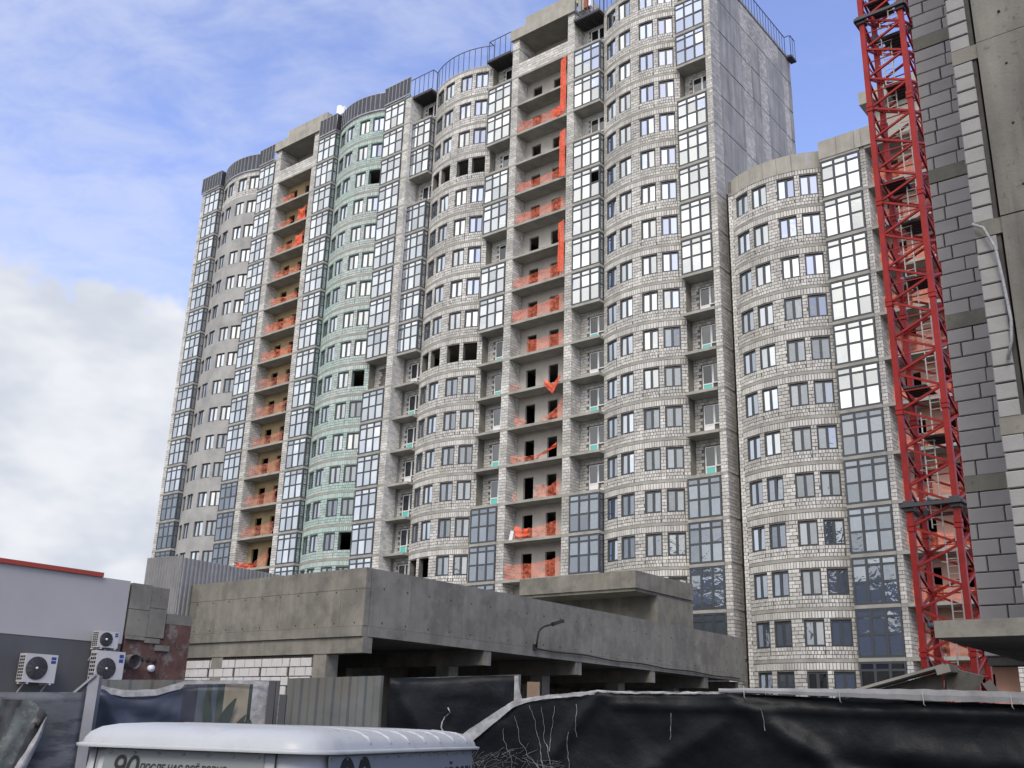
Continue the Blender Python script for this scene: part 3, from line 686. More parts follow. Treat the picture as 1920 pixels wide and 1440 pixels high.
for k, (a, b) in {18: (2.4, -2.6), 16: (1.2, -2.9), 13: (1.6, -2.6)}.items():
    net(secB, 2.05, 2.62, -0.17, LB(k), a, a + 0.2, 'net_thick', f'orange net strip hanging at right from the {ORD[19 - k]} floor {LBL}', sag=0.0, seed=60 + k, bl=b, br=b - 0.1, wr=0.05)
net(secB, 1.15, 2.2, -0.05, LB(17) + 0.01, 0.9, 1.25, 'net_thick', f'bunched orange net at the right of the third floor {LBL}', seed=70)
net(secB, -2.5, -1.3, 0.0, LB(9) + 0.01, 0.75, 0.3, 'net_dull', f'low torn net in the left corner of the eleventh floor {LBL}', seed=71)
net(secB, 0.9, 1.75, -0.12, LB(9) + 0.05, 0.3, -0.15, 'net_thick', f'heart shaped net scrap over the slab of the eleventh floor {LBL}', seed=72, bl=-0.15, br=-0.95, wr=0.06)
net(secB, 1.72, 2.45, -0.12, LB(9) + 0.05, -0.2, 0.5, 'net_thick', f'twisted net scrap rising to the right pier on the eleventh floor {LBL}', seed=73, bl=-1.0, br=0.15, wr=0.06)
net(secB, -1.9, -0.8, 0.0, LB(8) + 0.01, 1.15, 0.3, 'net', f'torn net sloping down in the left half of the twelfth floor {LBL}', seed=74, wr=0.16)
net(secB, 0.4, 2.6, 0.0, LB(8) + 0.01, 0.2, 1.6, 'net', f'net sloping up to the right pier on the twelfth floor {LBL}', seed=75, wr=0.16, sag=0.35)
net(secB, -2.2, 0.4, 0.0, LB(7) + 0.01, 0.7, 0.35, 'net', f'crumpled net lying along the thirteenth floor {LBL}', seed=76, wr=0.2)
net(secB, 0.3, 2.1, -0.04, LB(7) + 0.01, 0.3, 1.1, 'net_thick', f'bright twisted net across the right door of the thirteenth floor {LBL}', seed=77, bl=0.02, br=0.75, wr=0.12)
net(secB, -1.9, -1.5, 0.0, LB(6) + 0.01, 0.7, 0.1, 'net', f'small net scrap in the left corner of the fourteenth floor {LBL}', seed=78, wr=0.15)
net(secB, 0.15, 1.2, 0.0, LB(6) + 0.01, 0.8, 0.9, 'net', f'torn arched net between the doors of the fourteenth floor {LBL}', seed=79, wr=0.2, sag=-0.1)
net(secB, 1.2, 2.4, 0.0, LB(6) + 0.01, 0.8, 1.3, 'net', f'net hung before the right door of the fourteenth floor {LBL}', seed=80)
net(secB, -1.6, -0.4, -0.02, LB(5) + 0.01, 1.1, 0.75, 'net_thick', f'bunched orange net in the left half of the fifteenth floor {LBL}', seed=81, wr=0.22)
net(secB, -0.4, 2.4, 0.0, LB(5) + 0.01, 0.75, 1.2, 'net', f'wide orange net on the right of the fifteenth floor {LBL}', seed=82)
# leaning pale board beside the bunched net
mb = MB(); mb.obox(Matrix.Rotation(R(14), 4, 'Y'), 0, 0.32, 0, 0.05, 0, 0.75); o = mb.build('leaning_board', M['pvc']); o.matrix_world = secB.matrix_basis @ Matrix.Translation((-2.25, 0.1, LB(5) + 0.02))
tag(o, 'white board leaning beside the bunched orange net on the loggia', 'board')
LBA = 'of far left loggia'
for k in range(4, 19):
    z = LA(k) + 0.01; f_ = 19 - k
    if k == 4: net(secA, -2.3, 2.3, -0.03, z, 0.9, 1.35, 'net_thick', f'thin orange net swag across the {ORD[f_]} floor {LBA}', sag=0.3, seed=100, bl=0.45, br=1.15, wr=0.05)
    elif k == 5: 
        net(secA, -2.5, 0.5, 0.0, z, 0.75, 0.4, 'net_thick', f'low crumpled orange net on the left of the {ORD[f_]} floor {LBA}', seed=101, wr=0.2)
        net(secA, 0.3, 2.2, 0.0, z, 0.55, 1.75, 'net_dull', f'faded net sloping up at the right of the {ORD[f_]} floor {LBA}', seed=102)
    elif k >= 14:
        net(secA, -1.7, 2.3 if k in (16, 15, 14) else 0.2, 0.05, z, 0.85, 0.75, 'net', f'orange safety net across the {ORD[f_]} floor {LBA}', seed=110 + k, wr=0.15)
        if k in (17, 16): net(secA, 1.2, 2.3, 0.02, z, 1.3, 1.75, 'net_thick', f'bright net bunched at the right of the {ORD[f_]} floor {LBA}', seed=130 + k, wr=0.15)
    else:
        net(secA, -2.1, 2.45, 0.03, z, nrnd.uniform(0.85, 1.15), nrnd.uniform(0.85, 1.3), 'net' if k in (13, 12) else 'net_dull', f'faded orange net across the {ORD[f_]} floor {LBA}', seed=150 + k, wr=0.14)
LBT = 'of loggia behind the crane'
for k in range(-1, 11):
    z = LT(k) + 0.01; f_ = 10 - k
    net(secT, -2.3, 2.3, 0.02, z, nrnd.uniform(0.9, 1.3), nrnd.uniform(0.5, 1.1), 'net' if k % 3 else 'net_dull', f'orange net across the {ORD[f_]} floor {LBT}', seed=200 + k, wr=0.16)

# ------------------------------------------------------------------ tower crane
cr = empty('tower_crane', Wd(35.05, 15.0, 0), RZ); tag(cr, 'red lattice tower crane mast rising beside the lower tower', 'crane')
HW, PITCHZ = 0.92, 1.66
corner = [(-HW, -HW), (HW, -HW), (HW, HW), (-HW, HW)]
sec_h = PITCHZ * 3
legm = MB(); legm.box(-0.115, 0.115, -0.115, 0.115, 0, sec_h - 0.02); legm.box(-0.15, 0.15, -0.15, 0.15, sec_h - 0.2, sec_h - 0.03); legm.box(-0.15, 0.15, -0.15, 0.15, 0, 0.18); legme = legm.mesh('leg', M['red'])
brm = []
for f_ in range(4):
    a, b = Vector((*corner[f_], 0)), Vector((*corner[(f_ + 1) % 4], 0)); mb = MB()
    flip = f_ in (1, 3)
    if flip: a, b = b, a
    for i in range(3):
        z = i * PITCHZ
        mb.bar(a + Vector((0, 0, z + PITCHZ)), b + Vector((0, 0, z + PITCHZ / 2)), 0.095); mb.bar(b + Vector((0, 0, z + PITCHZ / 2)), a + Vector((0, 0, z)), 0.095); mb.bar(a + Vector((0, 0, z + PITCHZ / 2)), b + Vector((0, 0, z + PITCHZ / 2)), 0.045)
    brm.append(mb.mesh('brace', M['red']))
plm = MB(); plm.box(-0.74, 0.2, -0.74, 0.74, 0, 0.05); plm.box(-0.74, -0.7, -0.74, 0.74, 0.05, 0.2)
for i in range(6): plm.box(-0.72, 0.15, -0.7 + i * 0.25, -0.64 + i * 0.25, -0.04, 0)
plme = plm.mesh('platform', M['dark_steel'])
ldm = MB()
for x in (0.0, 0.42): ldm.bar((x, 0, 0), (x, 0, sec_h), 0.045)
for i in range(int(sec_h / 0.3)): ldm.bar((0, 0, 0.15 + i * 0.3), (0.42, 0, 0.15 + i * 0.3), 0.028)
for z in (1.2, 2.4, 3.6): 
    ldm.bar((-0.15, -0.35, z), (0.57, -0.35, z), 0.02); ldm.bar((-0.15, -0.35, z), (-0.02, 0, z), 0.02); ldm.bar((0.57, -0.35, z), (0.44, 0, z), 0.02)
ldme = ldm.mesh('ladder', M['ladder'])
for i in range(12):
    ms = empty('mast_section', (0, 0, 0.4 + i * sec_h)); ms.parent = cr
    for x, y in corner: obj('leg', legme, ms, (x, y, 0))
    for me in brm: obj('brace', me, ms)
    obj('platform', plme, ms, (0 if i % 2 else 0.5, 0, 1.0)); obj('ladder', ldme, ms, (0.05 if i % 2 else -0.3, -0.2 + 0.3 * (i % 2), 0))
    if i % 2 == 0: obj('platform', plme, ms, (0.55, 0, 1.0 + sec_h * 0.55))
def collar(z):
    mb = MB(); q = HW + 0.26
    for a, b in (((-q, -q), (q, -q)), ((q, -q), (q, q)), ((q, q), (-q, q)), ((-q, q), (-q, -q))): mb.bar((*a, z), (*b, z), 0.14, 0.14)
    for x, y in corner: mb.box(x - 0.2, x + 0.2, y - 0.2, y + 0.2, z - 0.22, z + 0.22)
    mb.bar((q, q, z), (q + 2.5, q + 1.5, z - .1), 0.16)
    o = mb.build('mast_collar', M['dark_steel'], cr)
    y_ = MB(); y_.box(q + 0.02, q + 0.1, -0.25, 0.25, z - 0.35, z + 0.3); y_.box(q + 0.1, q + 0.3, -0.2, -0.1, z - 0.3, z + 0.25); y_.build('tie_plate', M['yellow'], o)
collar(35.2); collar(11.2)
mb = MB(); mb.box(-2.2, 2.2, -2.2, 2.2, 0, 0.4); mb.build('base_slab', M['conc'], cr)

# ------------------------------------------------------------------ raw building at the right edge
rb = empty('concrete_building', Wd(42.65, 40.5, 0), RZ); tag(rb, 'raw building of grey blocks and bare concrete filling the right edge', 'building')
ztop = 30.0; bands = [3.34 + 2.93 * i for i in range(1, 10)]
mb = MB(); mb.box(0.03, 2.2, 0.03, 0.4, 3.2, ztop); mb.build('mortar_wall', M['rmortar'], rb)
bme = {}
def block_obj(root, name, x0, x1, z0, z1, y, m, proud=0.0):
    key = (round(x1 - x0, 2), round(z1 - z0, 3), m)
    if key not in bme:
        b = MB(); w, h = key[0], key[1]; c = 0.012
        v = [(c, 0, c), (w - c, 0, c), (w - c, 0, h - c), (c, 0, h - c), (0, c, 0), (w, c, 0), (w, c, h), (0, c, h), (0, 0.05, 0), (w, 0.05, 0), (w, 0.05, h), (0, 0.05, h)]
        b.add(v, ((0, 1, 2, 3), (0, 4, 5, 1), (1, 5, 6, 2), (2, 6, 7, 3), (3, 7, 4, 0), (4, 8, 9, 5), (5, 9, 10, 6), (6, 10, 11, 7), (7, 11, 8, 4)))
        bme[key] = b.mesh('block', M[m])
    return obj(name, bme[key], root, (x0, y - proud, z0))
brn = random.Random(9)
lv = [3.34] + bands
for i in range(len(lv) - 1):
    za, zb = lv[i], lv[i + 1] - 0.27
    mb = MB(); mb.box(0.0, 2.2, -0.012, 0.42, zb, lv[i + 1]); mb.build('floor_slab', M['conc'], rb)
    nr = 10; h = (zb - za) / nr
    for r_ in range(nr):
        x = -[0.0, 0.38, 0.16, 0.45][(r_ + i) % 4]
        while x < 1.7:
            w = round(brn.choice((0.58, 0.58, 0.56, 0.4)), 2); x0, x1 = max(0.0, x), min(2.2, x + w); x += w + 0.016
            if x1 - x0 < 0.1: continue
            block_obj(rb, 'block', round(x0, 2), round(x1, 2), za + r_ * h, za + (r_ + 1) * h - 0.016, 0.0, 'rblock' if brn.random() < 0.6 else 'rblock2', brn.uniform(0, 0.008))
# nearer wall: pale block edge and board-marked concrete
XS, YS = 1.43, -3.5
bs = [3.25 + 2.92 * i for i in range(0, 10)]
mb = MB(); mb.box(XS + 0.02, XS + 0.33, YS + 0.02, 0.0, 3.2, ztop); mb.build('mortar_wall', M['rmortar'], rb)
for i in range(len(bs) - 1):
    za, zb = bs[i], bs[i + 1] - 0.24
    mb = MB(); mb.box(XS, XS + 0.365, YS - 0.01, 0.01, zb, bs[i + 1]); mb.build('floor_slab', M['conc'], rb)
    h = (zb - za) / 11
    for r_ in range(11): block_obj(rb, 'block', XS + brn.uniform(-0.012, 0.012), XS + 0.27, za + r_ * h + brn.uniform(0, 0.01), za + (r_ + 1) * h - 0.014, YS, 'sblock', brn.uniform(0, 0.02))
for i in range(len(bs) - 1):
    for j in range(4):
        mb = MB(); x0 = XS + 0.37 + j * 2.4; mb.box(x0, x0 + 2.394, YS - 0.03 - 0.006 * ((i + j) % 3), YS + 0.3, bs[i] + 0.006, bs[i + 1] - 0.012); mb.build('cast_panel', M['conc_dark'], rb)
mb = MB()
for i in range(len(bs) - 1):
    for j in range(14):
        x = XS + 0.75 + (j % 5) * 1.1 + brn.uniform(-.05, .05); z = bs[i] + 0.4 + (j // 5) * 1.0
        mb.tube([(x, YS - 0.05, z), (x, YS - 0.03, z)], 0.02, 8)
mb.build('tie_holes', M['void'], rb, kind='stuff')
mb = MB(); mb.box(XS + 0.45, 11.0, YS + 0.3, 8, 3.2, ztop); mb.build('core', M['conc'], rb)
mb = MB(); mb.prism([(0.9, -5.5), (11, -5.5), (11, 3.5), (0.9, 3.5)], 3.14, 3.33); mb.build('canopy_slab', M['conc'], rb)
mb = MB(); mb.box(1.9, 2.3, -2.5, 3.4, 2.85, 3.139); mb.build('canopy_beam', M['conc'], rb)
mb = MB(); mb.box(1.2, 11, 3.0, 3.25, 0, 3.139); mb.build('ground_wall', M['log_pink'], rb)
mb = MB(); mb.box(1.15, 1.7, 2.9, 2.99, 0, 2.4); mb.build('doorway', M['void'], rb)
# loose white hoses on the block edge
def hose(pts, r, label):
    mb = MB(); c = Vector(pts[0]); mb.tube([Vector(p) - c for p in pts], r, 8); o = mb.build('hose', M['tarp_edge']); o.matrix_world = rb.matrix_basis @ Matrix.Translation(c); tag(o, label, 'hose', 'loose hoses')
hose([(XS + 0.0, YS - 0.08, 9.05), (XS + 0.14, YS - 0.1, 8.95), (XS + 0.26, YS - 0.1, 8.6), (XS + 0.3, YS - 0.09, 8.1), (XS + 0.33, YS - 0.08, 7.5), (XS + 0.3, YS - 0.08, 7.2), (XS + 0.22, YS - 0.07, 6.95)], 0.022, 'white hose hanging down the pale block edge of the raw building')

# ------------------------------------------------------------------ podium
pd = empty('parking_podium', Wd(20.45, 33.1, 0), RZ); tag(pd, 'bare concrete parking podium with deep parapet in front of the towers', 'building')
# local: x = u-20.45 (0 at the right face), y = depth from the front face
XL, YB, Z0, Z1 = -10.4, 29.5, 4.98, 7.36
xs_ = [XL, -8.6, -7.55, -4.6, -1.25, 0.0]
for a, b in zip(xs_, xs_[1:]):
    for z0, z1 in ((Z0 + 0.36, 6.62), (6.632, Z1)):
        mb = MB(); mb.box(a + 0.006, b - 0.006, 0.0 - 0.008 * ((int(a * 7)) % 2), 0.24, z0, z1); mb.build('cast_panel', M['conc'], pd)
mb = MB(); mb.box(XL, -0.02, -0.03, 0.25, Z0, Z0 + 0.35); mb.build('edge_beam', M['conc'], pd)
ys_ = [0.26, 2.3, 5.2, 8.4, 11.7, 15.0, 18.2, 21.4, 24.5, 27.0, YB]
for i, (a, b) in enumerate(zip(ys_, ys_[1:])):
    mb = MB(); mb.box(-0.24, 0.0 + 0.006 * (i % 3), a + 0.006, b - 0.006, Z0 + 0.36, Z1 - 0.004); mb.build('cast_panel', M['conc'], pd)
mb = MB(); mb.box(-0.25, 0.03, 0.26, YB, Z0, Z0 + 0.35); mb.build('edge_beam', M['conc'], pd)
mb = MB(); mb.box(XL, -0.25, 0.25, YB, Z0 + 0.1, Z0 + 0.4); mb.build('deck_slab', M['conc'], pd)
for i, y in enumerate((0.05, 6.6, 12.9, 19.2, 24.6)):
    mb = MB(); mb.prism([(XL + 0.1, y), (0.0, y), (0.0, y + 0.45), (XL + 0.1, y + 0.45)], 4.42, Z0 - 0.002)
    mb.build('cross_beam', M['conc'], pd)
    for x in (-2.55, -8.6):
        mb = MB(); mb.box(x, x + 0.7, y + 0.03, y + 0.6, 0, 4.418); mb.build('column', M['conc'], pd)
mb = MB(); mb.box(XL, XL + 0.25, 0.26, YB, 0, Z0 - 0.002); mb.box(XL + 0.25, -0.5, YB - 0.3, YB, 0, Z0); mb.build('rear_wall', M['conc'], pd)
mb = MB(); mb.box(XL + 0.02, -2.56, 0.14, 0.4, 0, 4.4); mb.build('mortar_wall', M['rmortar'], pd)
x = XL + 0.1; pn = 0
while x < -2.75:                                                    # white block infill in panels of three or four courses
    w = min(1.55, -2.6 - x)
    for r_ in range(8):
        z1 = 4.3 - r_ * 0.33; xx = x - (0.28 if r_ % 2 else 0.0)
        while xx < x + w - 0.05:
            bwid = 0.56; a, b = max(xx, x), min(xx + bwid, x + w); xx += bwid + 0.03
            if b - a > 0.12: block_obj(pd, 'block', round(a, 2), round(b, 2), round(z1 - 0.3, 3), z1, 0.09, 'wblock', brn.uniform(0, 0.015))
    x += w + 0.07; pn += 1
th = MB()
for x in [XL + 0.5 + i * 1.05 for i in range(10)]:
    for z in (5.45, 6.55): th.tube([(x, -0.012, z), (x, 0.01, z)], 0.028, 7)
for y in [0.9 + i * 1.2 for i in range(24)]:
    for z in (5.5, 6.7): th.tube([(-0.01, y, z), (0.02, y, z)], 0.028, 7)
th.build('tie_holes', M['void'], pd, kind='stuff')
# rooftop entrance box
mb = MB(); mb.box(-10.9, -2.9, 22.6, 29.0, 9.56, 10.5); mb.box(-11.0, -3.0, 22.7, 28.9, 9.4, 9.56); mb.build('rooftop_canopy', M['conc'], pd)
mb = MB(); mb.box(-9.9, -2.95, 25.0, 29.0, Z0 + 0.4, 9.4); mb.build('rooftop_room', M['conc'], pd)

# street lamp on the podium face
lp = empty('street_lamp', Wd(20.5, 23.3, 5.35), RZ); tag(lp, 'black curved-arm street lamp bolted to the podium parapet', 'street lamp')
mb = MB(); pts = [(0.12, 0, 0), (0.16, -0.02, 0.25), (0.18, 0.02, 0.5)] + [(0.18 + 0.3 * (1 - math.cos(t)), 0.02 + 0.42 * (1 - math.cos(t)), 0.5 + 0.42 * math.sin(t)) for t in (0.3, 0.6, 0.9, 1.2, 1.45)]
mb.tube(pts, 0.045, 10); mb.build('arm', M['cable'], lp)
mb = MB(); e_ = Vector(pts[-1]); dr = Vector((0.5, 0.75, 0.3)).normalized()
mb.bar(e_ - dr * 0.05, e_ + dr * 0.2, 0.11, 0.08); mb.bar(e_ + dr * 0.18, e_ + dr * 0.68, 0.3, 0.15); hd = mb.build('lamp_head', M['cable'], lp)
mb = MB(); mb.bar(e_ + dr * 0.25 - Vector((0, 0, 0.085)), e_ + dr * 0.6 - Vector((0, 0, 0.085)), 0.2, 0.015); mb.build('lens', M['lamp_glass'], hd)
mb = MB(); mb.box(0.0, 0.1, -0.1, 0.1, -0.12, 0.12); mb.build('bracket', M['cable'], lp)
mb = MB(); cp = [Vector((0.09, y * 1.0, -0.02 - 0.03 * math.sin(y * 1.3) - 0.012 * y)) for y in [i * 0.75 for i in range(0, 26)]]; mb.tube(cp, 0.03, 6)
o = mb.build('cable'
, M['cable']); o.matrix_world = Matrix.Translation(Wd(20.45, 23.3, 5.33)) @ Matrix.Rotation(RZ, 4, 'Z'); tag(o, 'black power cable running from the lamp along the podium face', 'cable')

# corrugated hoarding on the podium roof, left
def corrugated(name, M4, x0, x1, z0f, z1f, m, pitch=0.2, dep=0.035):
    mb = MB(); n = max(2, int((x1 - x0) / pitch)); v = []
    prof = [(0, 0), (0.35, 0), (0.5, -dep), (0.85, -dep)]
    pts = []
    for i in range(n):
        for a, y in prof: pts.append((x0 + (i + a) * pitch, y))
    pts.append((x0 + n * pitch, 0))
    for (xa, ya), (xb, yb) in zip(pts, pts[1:]):
        mb.quad((xa, ya, z0f(xa)), (xb, yb, z0f(xb)), (xb, yb, z1f(xb)), (xa, ya, z1f(xa)))
    o = mb.build(name, m); o.matrix_world = M4; return o
MT = lambda u, n, z=0: Matrix.Translation(Wd(u, n, z)) @ Matrix.Rotation(RZ, 4, 'Z')
o = corrugated('sheet_fence', MT(10.05, 33.75) @ Matrix.Rotation(R(90), 4, 'Z'), 0.0, 7.6, lambda x: 3.5, lambda x: 8.42 - 0.012 * x, M['corr'], 0.2, 0.04)
tag(o, 'grey corrugated sheet fence along the left edge of the podium roof', 'fence')
o = corrugated('sheet_fence', MT(7.2, 33.6) , 0.0, 2.8, lambda x: 2.5, lambda x: 8.62 - 0.03 * x, M['corr'], 0.2, 0.05)
tag(o, 'tall ribbed sheet fence between the white shop wall and podium', 'fence')

# ------------------------------------------------------------------ shop wall at the left
sh = empty('shop_building', Wd(23.58, 44.08, 0), RZ); tag(sh, 'low shop building with white upper wall and slate grey base', 'building')
mb = MB(); mb.box(-6, 0, -16, 0, 3.75, 5.28); mb.build('white_wall', M['white_wall'], sh)
mb = MB(); mb.box(-6, -0.01, -16, -0.01, 0, 3.749); mb.build('grey_base', M['grey_wall'], sh)
mb = MB(); mb.box(-6.1, 0.06, -16, -0.78, 5.281, 5.385); mb.build('red_flashing', M['red_trim'], sh)
cw = empty('concrete_wall', Wd(23.58, 44.05, 0), RZ); tag(cw, 'bare concrete wall end with brown painted lower part beside the shop', 'wall')
for (y0, y1, z0, z1, px) in ((0.04, 0.6, 4.62, 5.25, 0.02), (0.61, 1.1, 4.7, 5.22, 0.026), (0.04, 0.6, 3.97, 4.61, 0.015), (0.61, 1.1, 3.97, 4.69, 0.02)):
    mb = MB(); mb.box(-0.4, px, y0, y1, z0, z1); mb.build('cast_panel', M['conc'], cw)
mb = MB(); mb.box(-0.4, 0.0, 1.13, 1.9, 4.35, 4.6); mb.build('cast_panel', M['conc'], cw)
mb = MB(); mb.box(-0.4, -0.005, 1.13, 1.9, 2.9, 4.349); mb.box(-0.4, -0.01, 0.04, 1.12, 0, 3.94); mb.box(-0.4, -0.02, 1.13, 1.9, 0, 2.899); mb.build('brown_wall', M['brown'], cw)
mb = MB(); mb.box(-0.4, 0.05, 0.04, 0.55, 3.88, 3.96); mb.box(-0.4, 0.035, 0.56, 1.0, 3.83, 3.95); mb.box(-0.4, 0.05, 0.9, 1.3, 3.66, 3.8); mb.build('ledge', M['conc'], cw)
for y, z, r_ in ((0.55, 3.42, 0.07), (0.75, 3.42, 0.06), (0.93, 3.41, 0.07)):
    mb = MB(); mb.tube([(-0.02, y, z), (0.02, y, z)], r_, 12); mb.build('pipe_hole', M['void'], cw)
mb = MB(); mb.tube([(-0.02, 0.85, 3.22), (0.09, 0.85, 3.22)], 0.085, 14); mb.build('vent_cap', M['pvc'], cw)
mb = MB(); mb.tube([(-0.02, 0.22, 3.34), (0.3, 0.22, 3.34)], 0.17, 16, cap=False); mb.build('vent_pipe', M['steel'], cw)

def ac_unit(y0, y1, z0, z1, label):
    root = empty('air_conditioner', sh.matrix_basis @ Vector((0.0, y0, z0)), RZ); tag(root, label, 'air conditioner', 'air conditioners on the shop wall')
    w, h, d0, d1 = y1 - y0, z1 - z0, 0.16, 0.44
    mb = MB(); mb.box(d0, d1, 0, w, 0, h); mb.build('casing', M['ac'], root)
    cy, cz, r_ = w * 0.38, h * 0.5, min(w * 0.33, h * 0.42)
    mb = MB()
    for i in range(7):
        rr = r_ * (i + 1) / 7; mb.tube([(d1 + 0.012, cy + rr * math.cos(t), cz + rr * math.sin(t)) for t in [k * math.pi / 12 for k in range(25)]], 0.006, 5)
    for k in range(12):
        t = k * math.pi / 6; mb.bar((d1 + 0.012, cy, cz), (d1 + 0.012, cy + r_ * math.cos(t), cz + r_ * math.sin(t)), 0.008)
    mb.build('grille', M['dark_steel'], root)
    mb = MB(); mb.tube([(d1, cy, cz), (d1 + 0.004, cy, cz)], r_ * 1.02, 24); mb.build('fan_opening', mat('fan_grey', (0.12, 0.12, 0.12), 0.6) if 'fan_grey' not in bpy.data.materials else bpy.data.materials['fan_grey'], root)
    mb = MB(); mb.tube([(d1 + 0.015, cy, cz), (d1 + 0.03, cy, cz)], 0.028, 12); mb.build('fan_hub', M['pvc'], root)
    for i in range(2):
        mb = MB(); mb.box(d1, d1 + 0.004, w * 0.8, w * 0.95, h * (0.82 - 0.13 * i), h * (0.92 - 0.13 * i)); mb.build('sticker', M['blue'], root)
    mb = MB()
    for i in range(8):
        for j in range(3): mb.box(d0 + 0.03 + j * 0.08, d0 + 0.085 + j * 0.08, -0.006, 0.001, h * (0.08 + i * 0.11), h * (0.15 + i * 0.11))
    mb.build('louvre', M['black'], root)
    mb = MB(); 
    for y in (w * 0.15, w * 0.85): mb.box(0, d1 + 0.02, y, y + 0.03, -0.04, -0.005); mb.bar((0, y, -0.3), (0.3, y, -0.03), 0.025)
    mb.build('bracket', M['ac'], root)
ac_unit(-2.55, -1.8, 2.72, 3.34, 'white air conditioner alone at the left of the grey shop wall')
ac_unit(-0.85, -0.12, 2.72, 3.53, 'large white air conditioner below the small one on the shop wall')
ac_unit(-0.88, -0.36, 3.6, 3.98, 'small white air conditioner on top at the corner of the shop wall')

# ------------------------------------------------------------------ site fence and tarpaulins
trnd = random.Random(21)
def interp(tab, x):
    for (a, *va), (b, *vb) in zip(tab, tab[1:]):
        if x <= b or (b, *vb) == tab[-1]:
            t = (x - a) / (b - a); return [p + (q - p) * t for p, q in zip(va, vb)]
def cloth(name, tab, z0, m, label, cat='tarpaulin', nu=90, nv=24, amp=0.05, folds=(), mats=None, bands=None, seed=0, group=None):
    """hanging sheet: tab rows are (azimuth, distance, top height)"""
    A0, A1 = tab[0][0], tab[-1][0]; d0, zt0 = interp(tab, (A0 + A1) / 2); c = polar((A0 + A1) / 2, d0, z0)
    mb = MB()
    def P(s, t):
        az = A0 + (A1 - A0) * s; d, zt = interp(tab, az); z = z0 + (zt - z0) * t
        x_ = s * (A1 - A0) * 0.24
        w = noise.noise(Vector((x_ * 1.1 + seed, z * 1.0, seed))) * amp * 1.6 + noise.noise(Vector((x_ * 3.1, z * 2.4, seed + 9.0))) * amp * 0.6 + abs(noise.noise(Vector((x_ * 5.5 + z * 2.0, z * 4.5 - x_, seed + 3.0)))) * amp * 0.35
        for (fa, fz, ga, gz, wd, h) in folds:                     # ridge between two (azimuth, z) points
            dx, dz = ga - fa, gz - fz; px, pz = (az - fa) * 0.24, (z - fz); ex, ez = dx * 0.24, dz; L2 = ex * ex + ez * ez
            k = (px * ex + pz * ez) / L2; k = max(0, min(1, k)); q = math.hypot(px - k * ex, pz - k * ez); w += h * math.exp(-(q / wd) ** 2)
        return polar(az, d - w, z) - c
    mb.grid(P, nu, nv)
    o = mb.build(name, mats or m, loc=c)
    if bands:
        for p in o.data.polygons:
            s = (p.index % nu) / nu
            for i, (a, b) in enumerate(bands):
                if a <= s < b: p.material_index = i
    tag(o, label, cat, group); o.modifiers.new('thickness', 'SOLIDIFY').thickness = 0.004; return o, P, c
TR = [(-2.6, 14.45, 1.8), (-1.7, 14.4, 1.98), (-0.6, 14.35, 2.16), (0.6, 14.3, 2.36), (2.2, 14.2, 2.43), (4.0, 14.05, 2.475), (5.09, 14.0, 2.51), (6.0, 13.95, 2.5), (12.94, 13.6, 2.515), (26.18, 13.07, 2.44), (36, 12.9, 2.4)]
tarpR, PR, cR = cloth('black_tarpaulin', TR, 0.2, M['tarp'], 'long black tarpaulin stretched along the site fence with a frayed left end', nu=240, nv=44, amp=0.05, seed=3,
    folds=[(12.0, 2.5, 22.0, 0.9, 0.14, 0.1), (12.0, 2.5, 19, 0.6, 0.5, 0.08), (5.2, 2.5, 1.0, 1.2, 0.1, 0.06), (11.9, 2.2, 4.5, 1.1, 0.12, 0.05), (20, 1.9, 34, 1.7, 0.16, 0.07), (16, 1.75, 30, 1.45, 0.12, -0.06), (6, 2.36, 36, 2.3, 0.05, 0.05)])
# frayed threads on its left part
mb = MB()
for i in range(430):
    s = trnd.random() ** 2.0 * 0.15 + 0.004; t = trnd.uniform(0.45, 0.84 - s * 1.4); p = [s, t]; a = trnd.choice((trnd.uniform(-0.3, 0.3), trnd.uniform(1.2, 1.9), trnd.uniform(-0.15, 0.15))); pts = []
    for k in range(trnd.randint(2, 7)):
        v = Vector(PR(max(0, min(1, p[0])), max(0, min(1, p[1])))); v += (-(v + cR)).normalized() * 0.012; pts.append(v)
        a += trnd.uniform(-0.45, 0.45); p[0] += math.cos(a) * 0.0035; p[1] -= math.sin(a) * 0.013
    for u_, v_ in zip(pts, pts[1:]): mb.bar(u_, v_, trnd.choice((0.002, 0.003, 0.004, 0.006)), 0.002)
for (s0, t0, n_) in ((0.105, 0.97, 26), (0.122, 0.95, 18), (0.085, 0.92, 20), (0.07, 0.88, 18), (0.14, 0.95, 12), (0.17, 0.95, 9), (0.16, 0.8, 12), (0.3, 0.9, 7), (0.42, 0.93, 6)):
    p = [s0, t0]; a = 1.4; pts = []
    for k in range(n_):
        v = Vector(PR(p[0], max(0, p[1]))); v += (-(v + cR)).normalized() * 0.012; pts.append(v); a = a * 0.7 + 0.4 + trnd.uniform(-0.6, 0.6); p[0] += math.cos(a) * 0.003; p[1] -= math.sin(a) * 0.024
    for u_, v_ in zip(pts, pts[1:]): mb.bar(u_, v_, trnd.uniform(0.004, 0.011), 0.004)
M['thread'] = mat('grey_thread', (0.2, 0.205, 0.21), 0.9, var=0.4, vscale=8)
mb.build('frayed_threads', M['thread'], tarpR, kind='stuff')
# pale folded hem
mb = MB()
def hem(az, t): 
    d, zt = interp(TR, az); wdt = (0.05 + 0.13 * max(0, min(1, (1.5 - az) / 3.0))) if az < 5 else 0.03
    return polar(az, d - 0.05 - 0.02 * noise.noise(Vector((az * 2, t, 4))), zt + 0.03 - wdt * t + 0.012 * noise.noise(Vector((az * 3.0, t * 2, 1)))) - cR
mb.grid(lambda s, t: hem(-2.6 + s * 16.5, t), 90, 3); mb.build('pale_hem', M['tarp_edge'], tarpR)
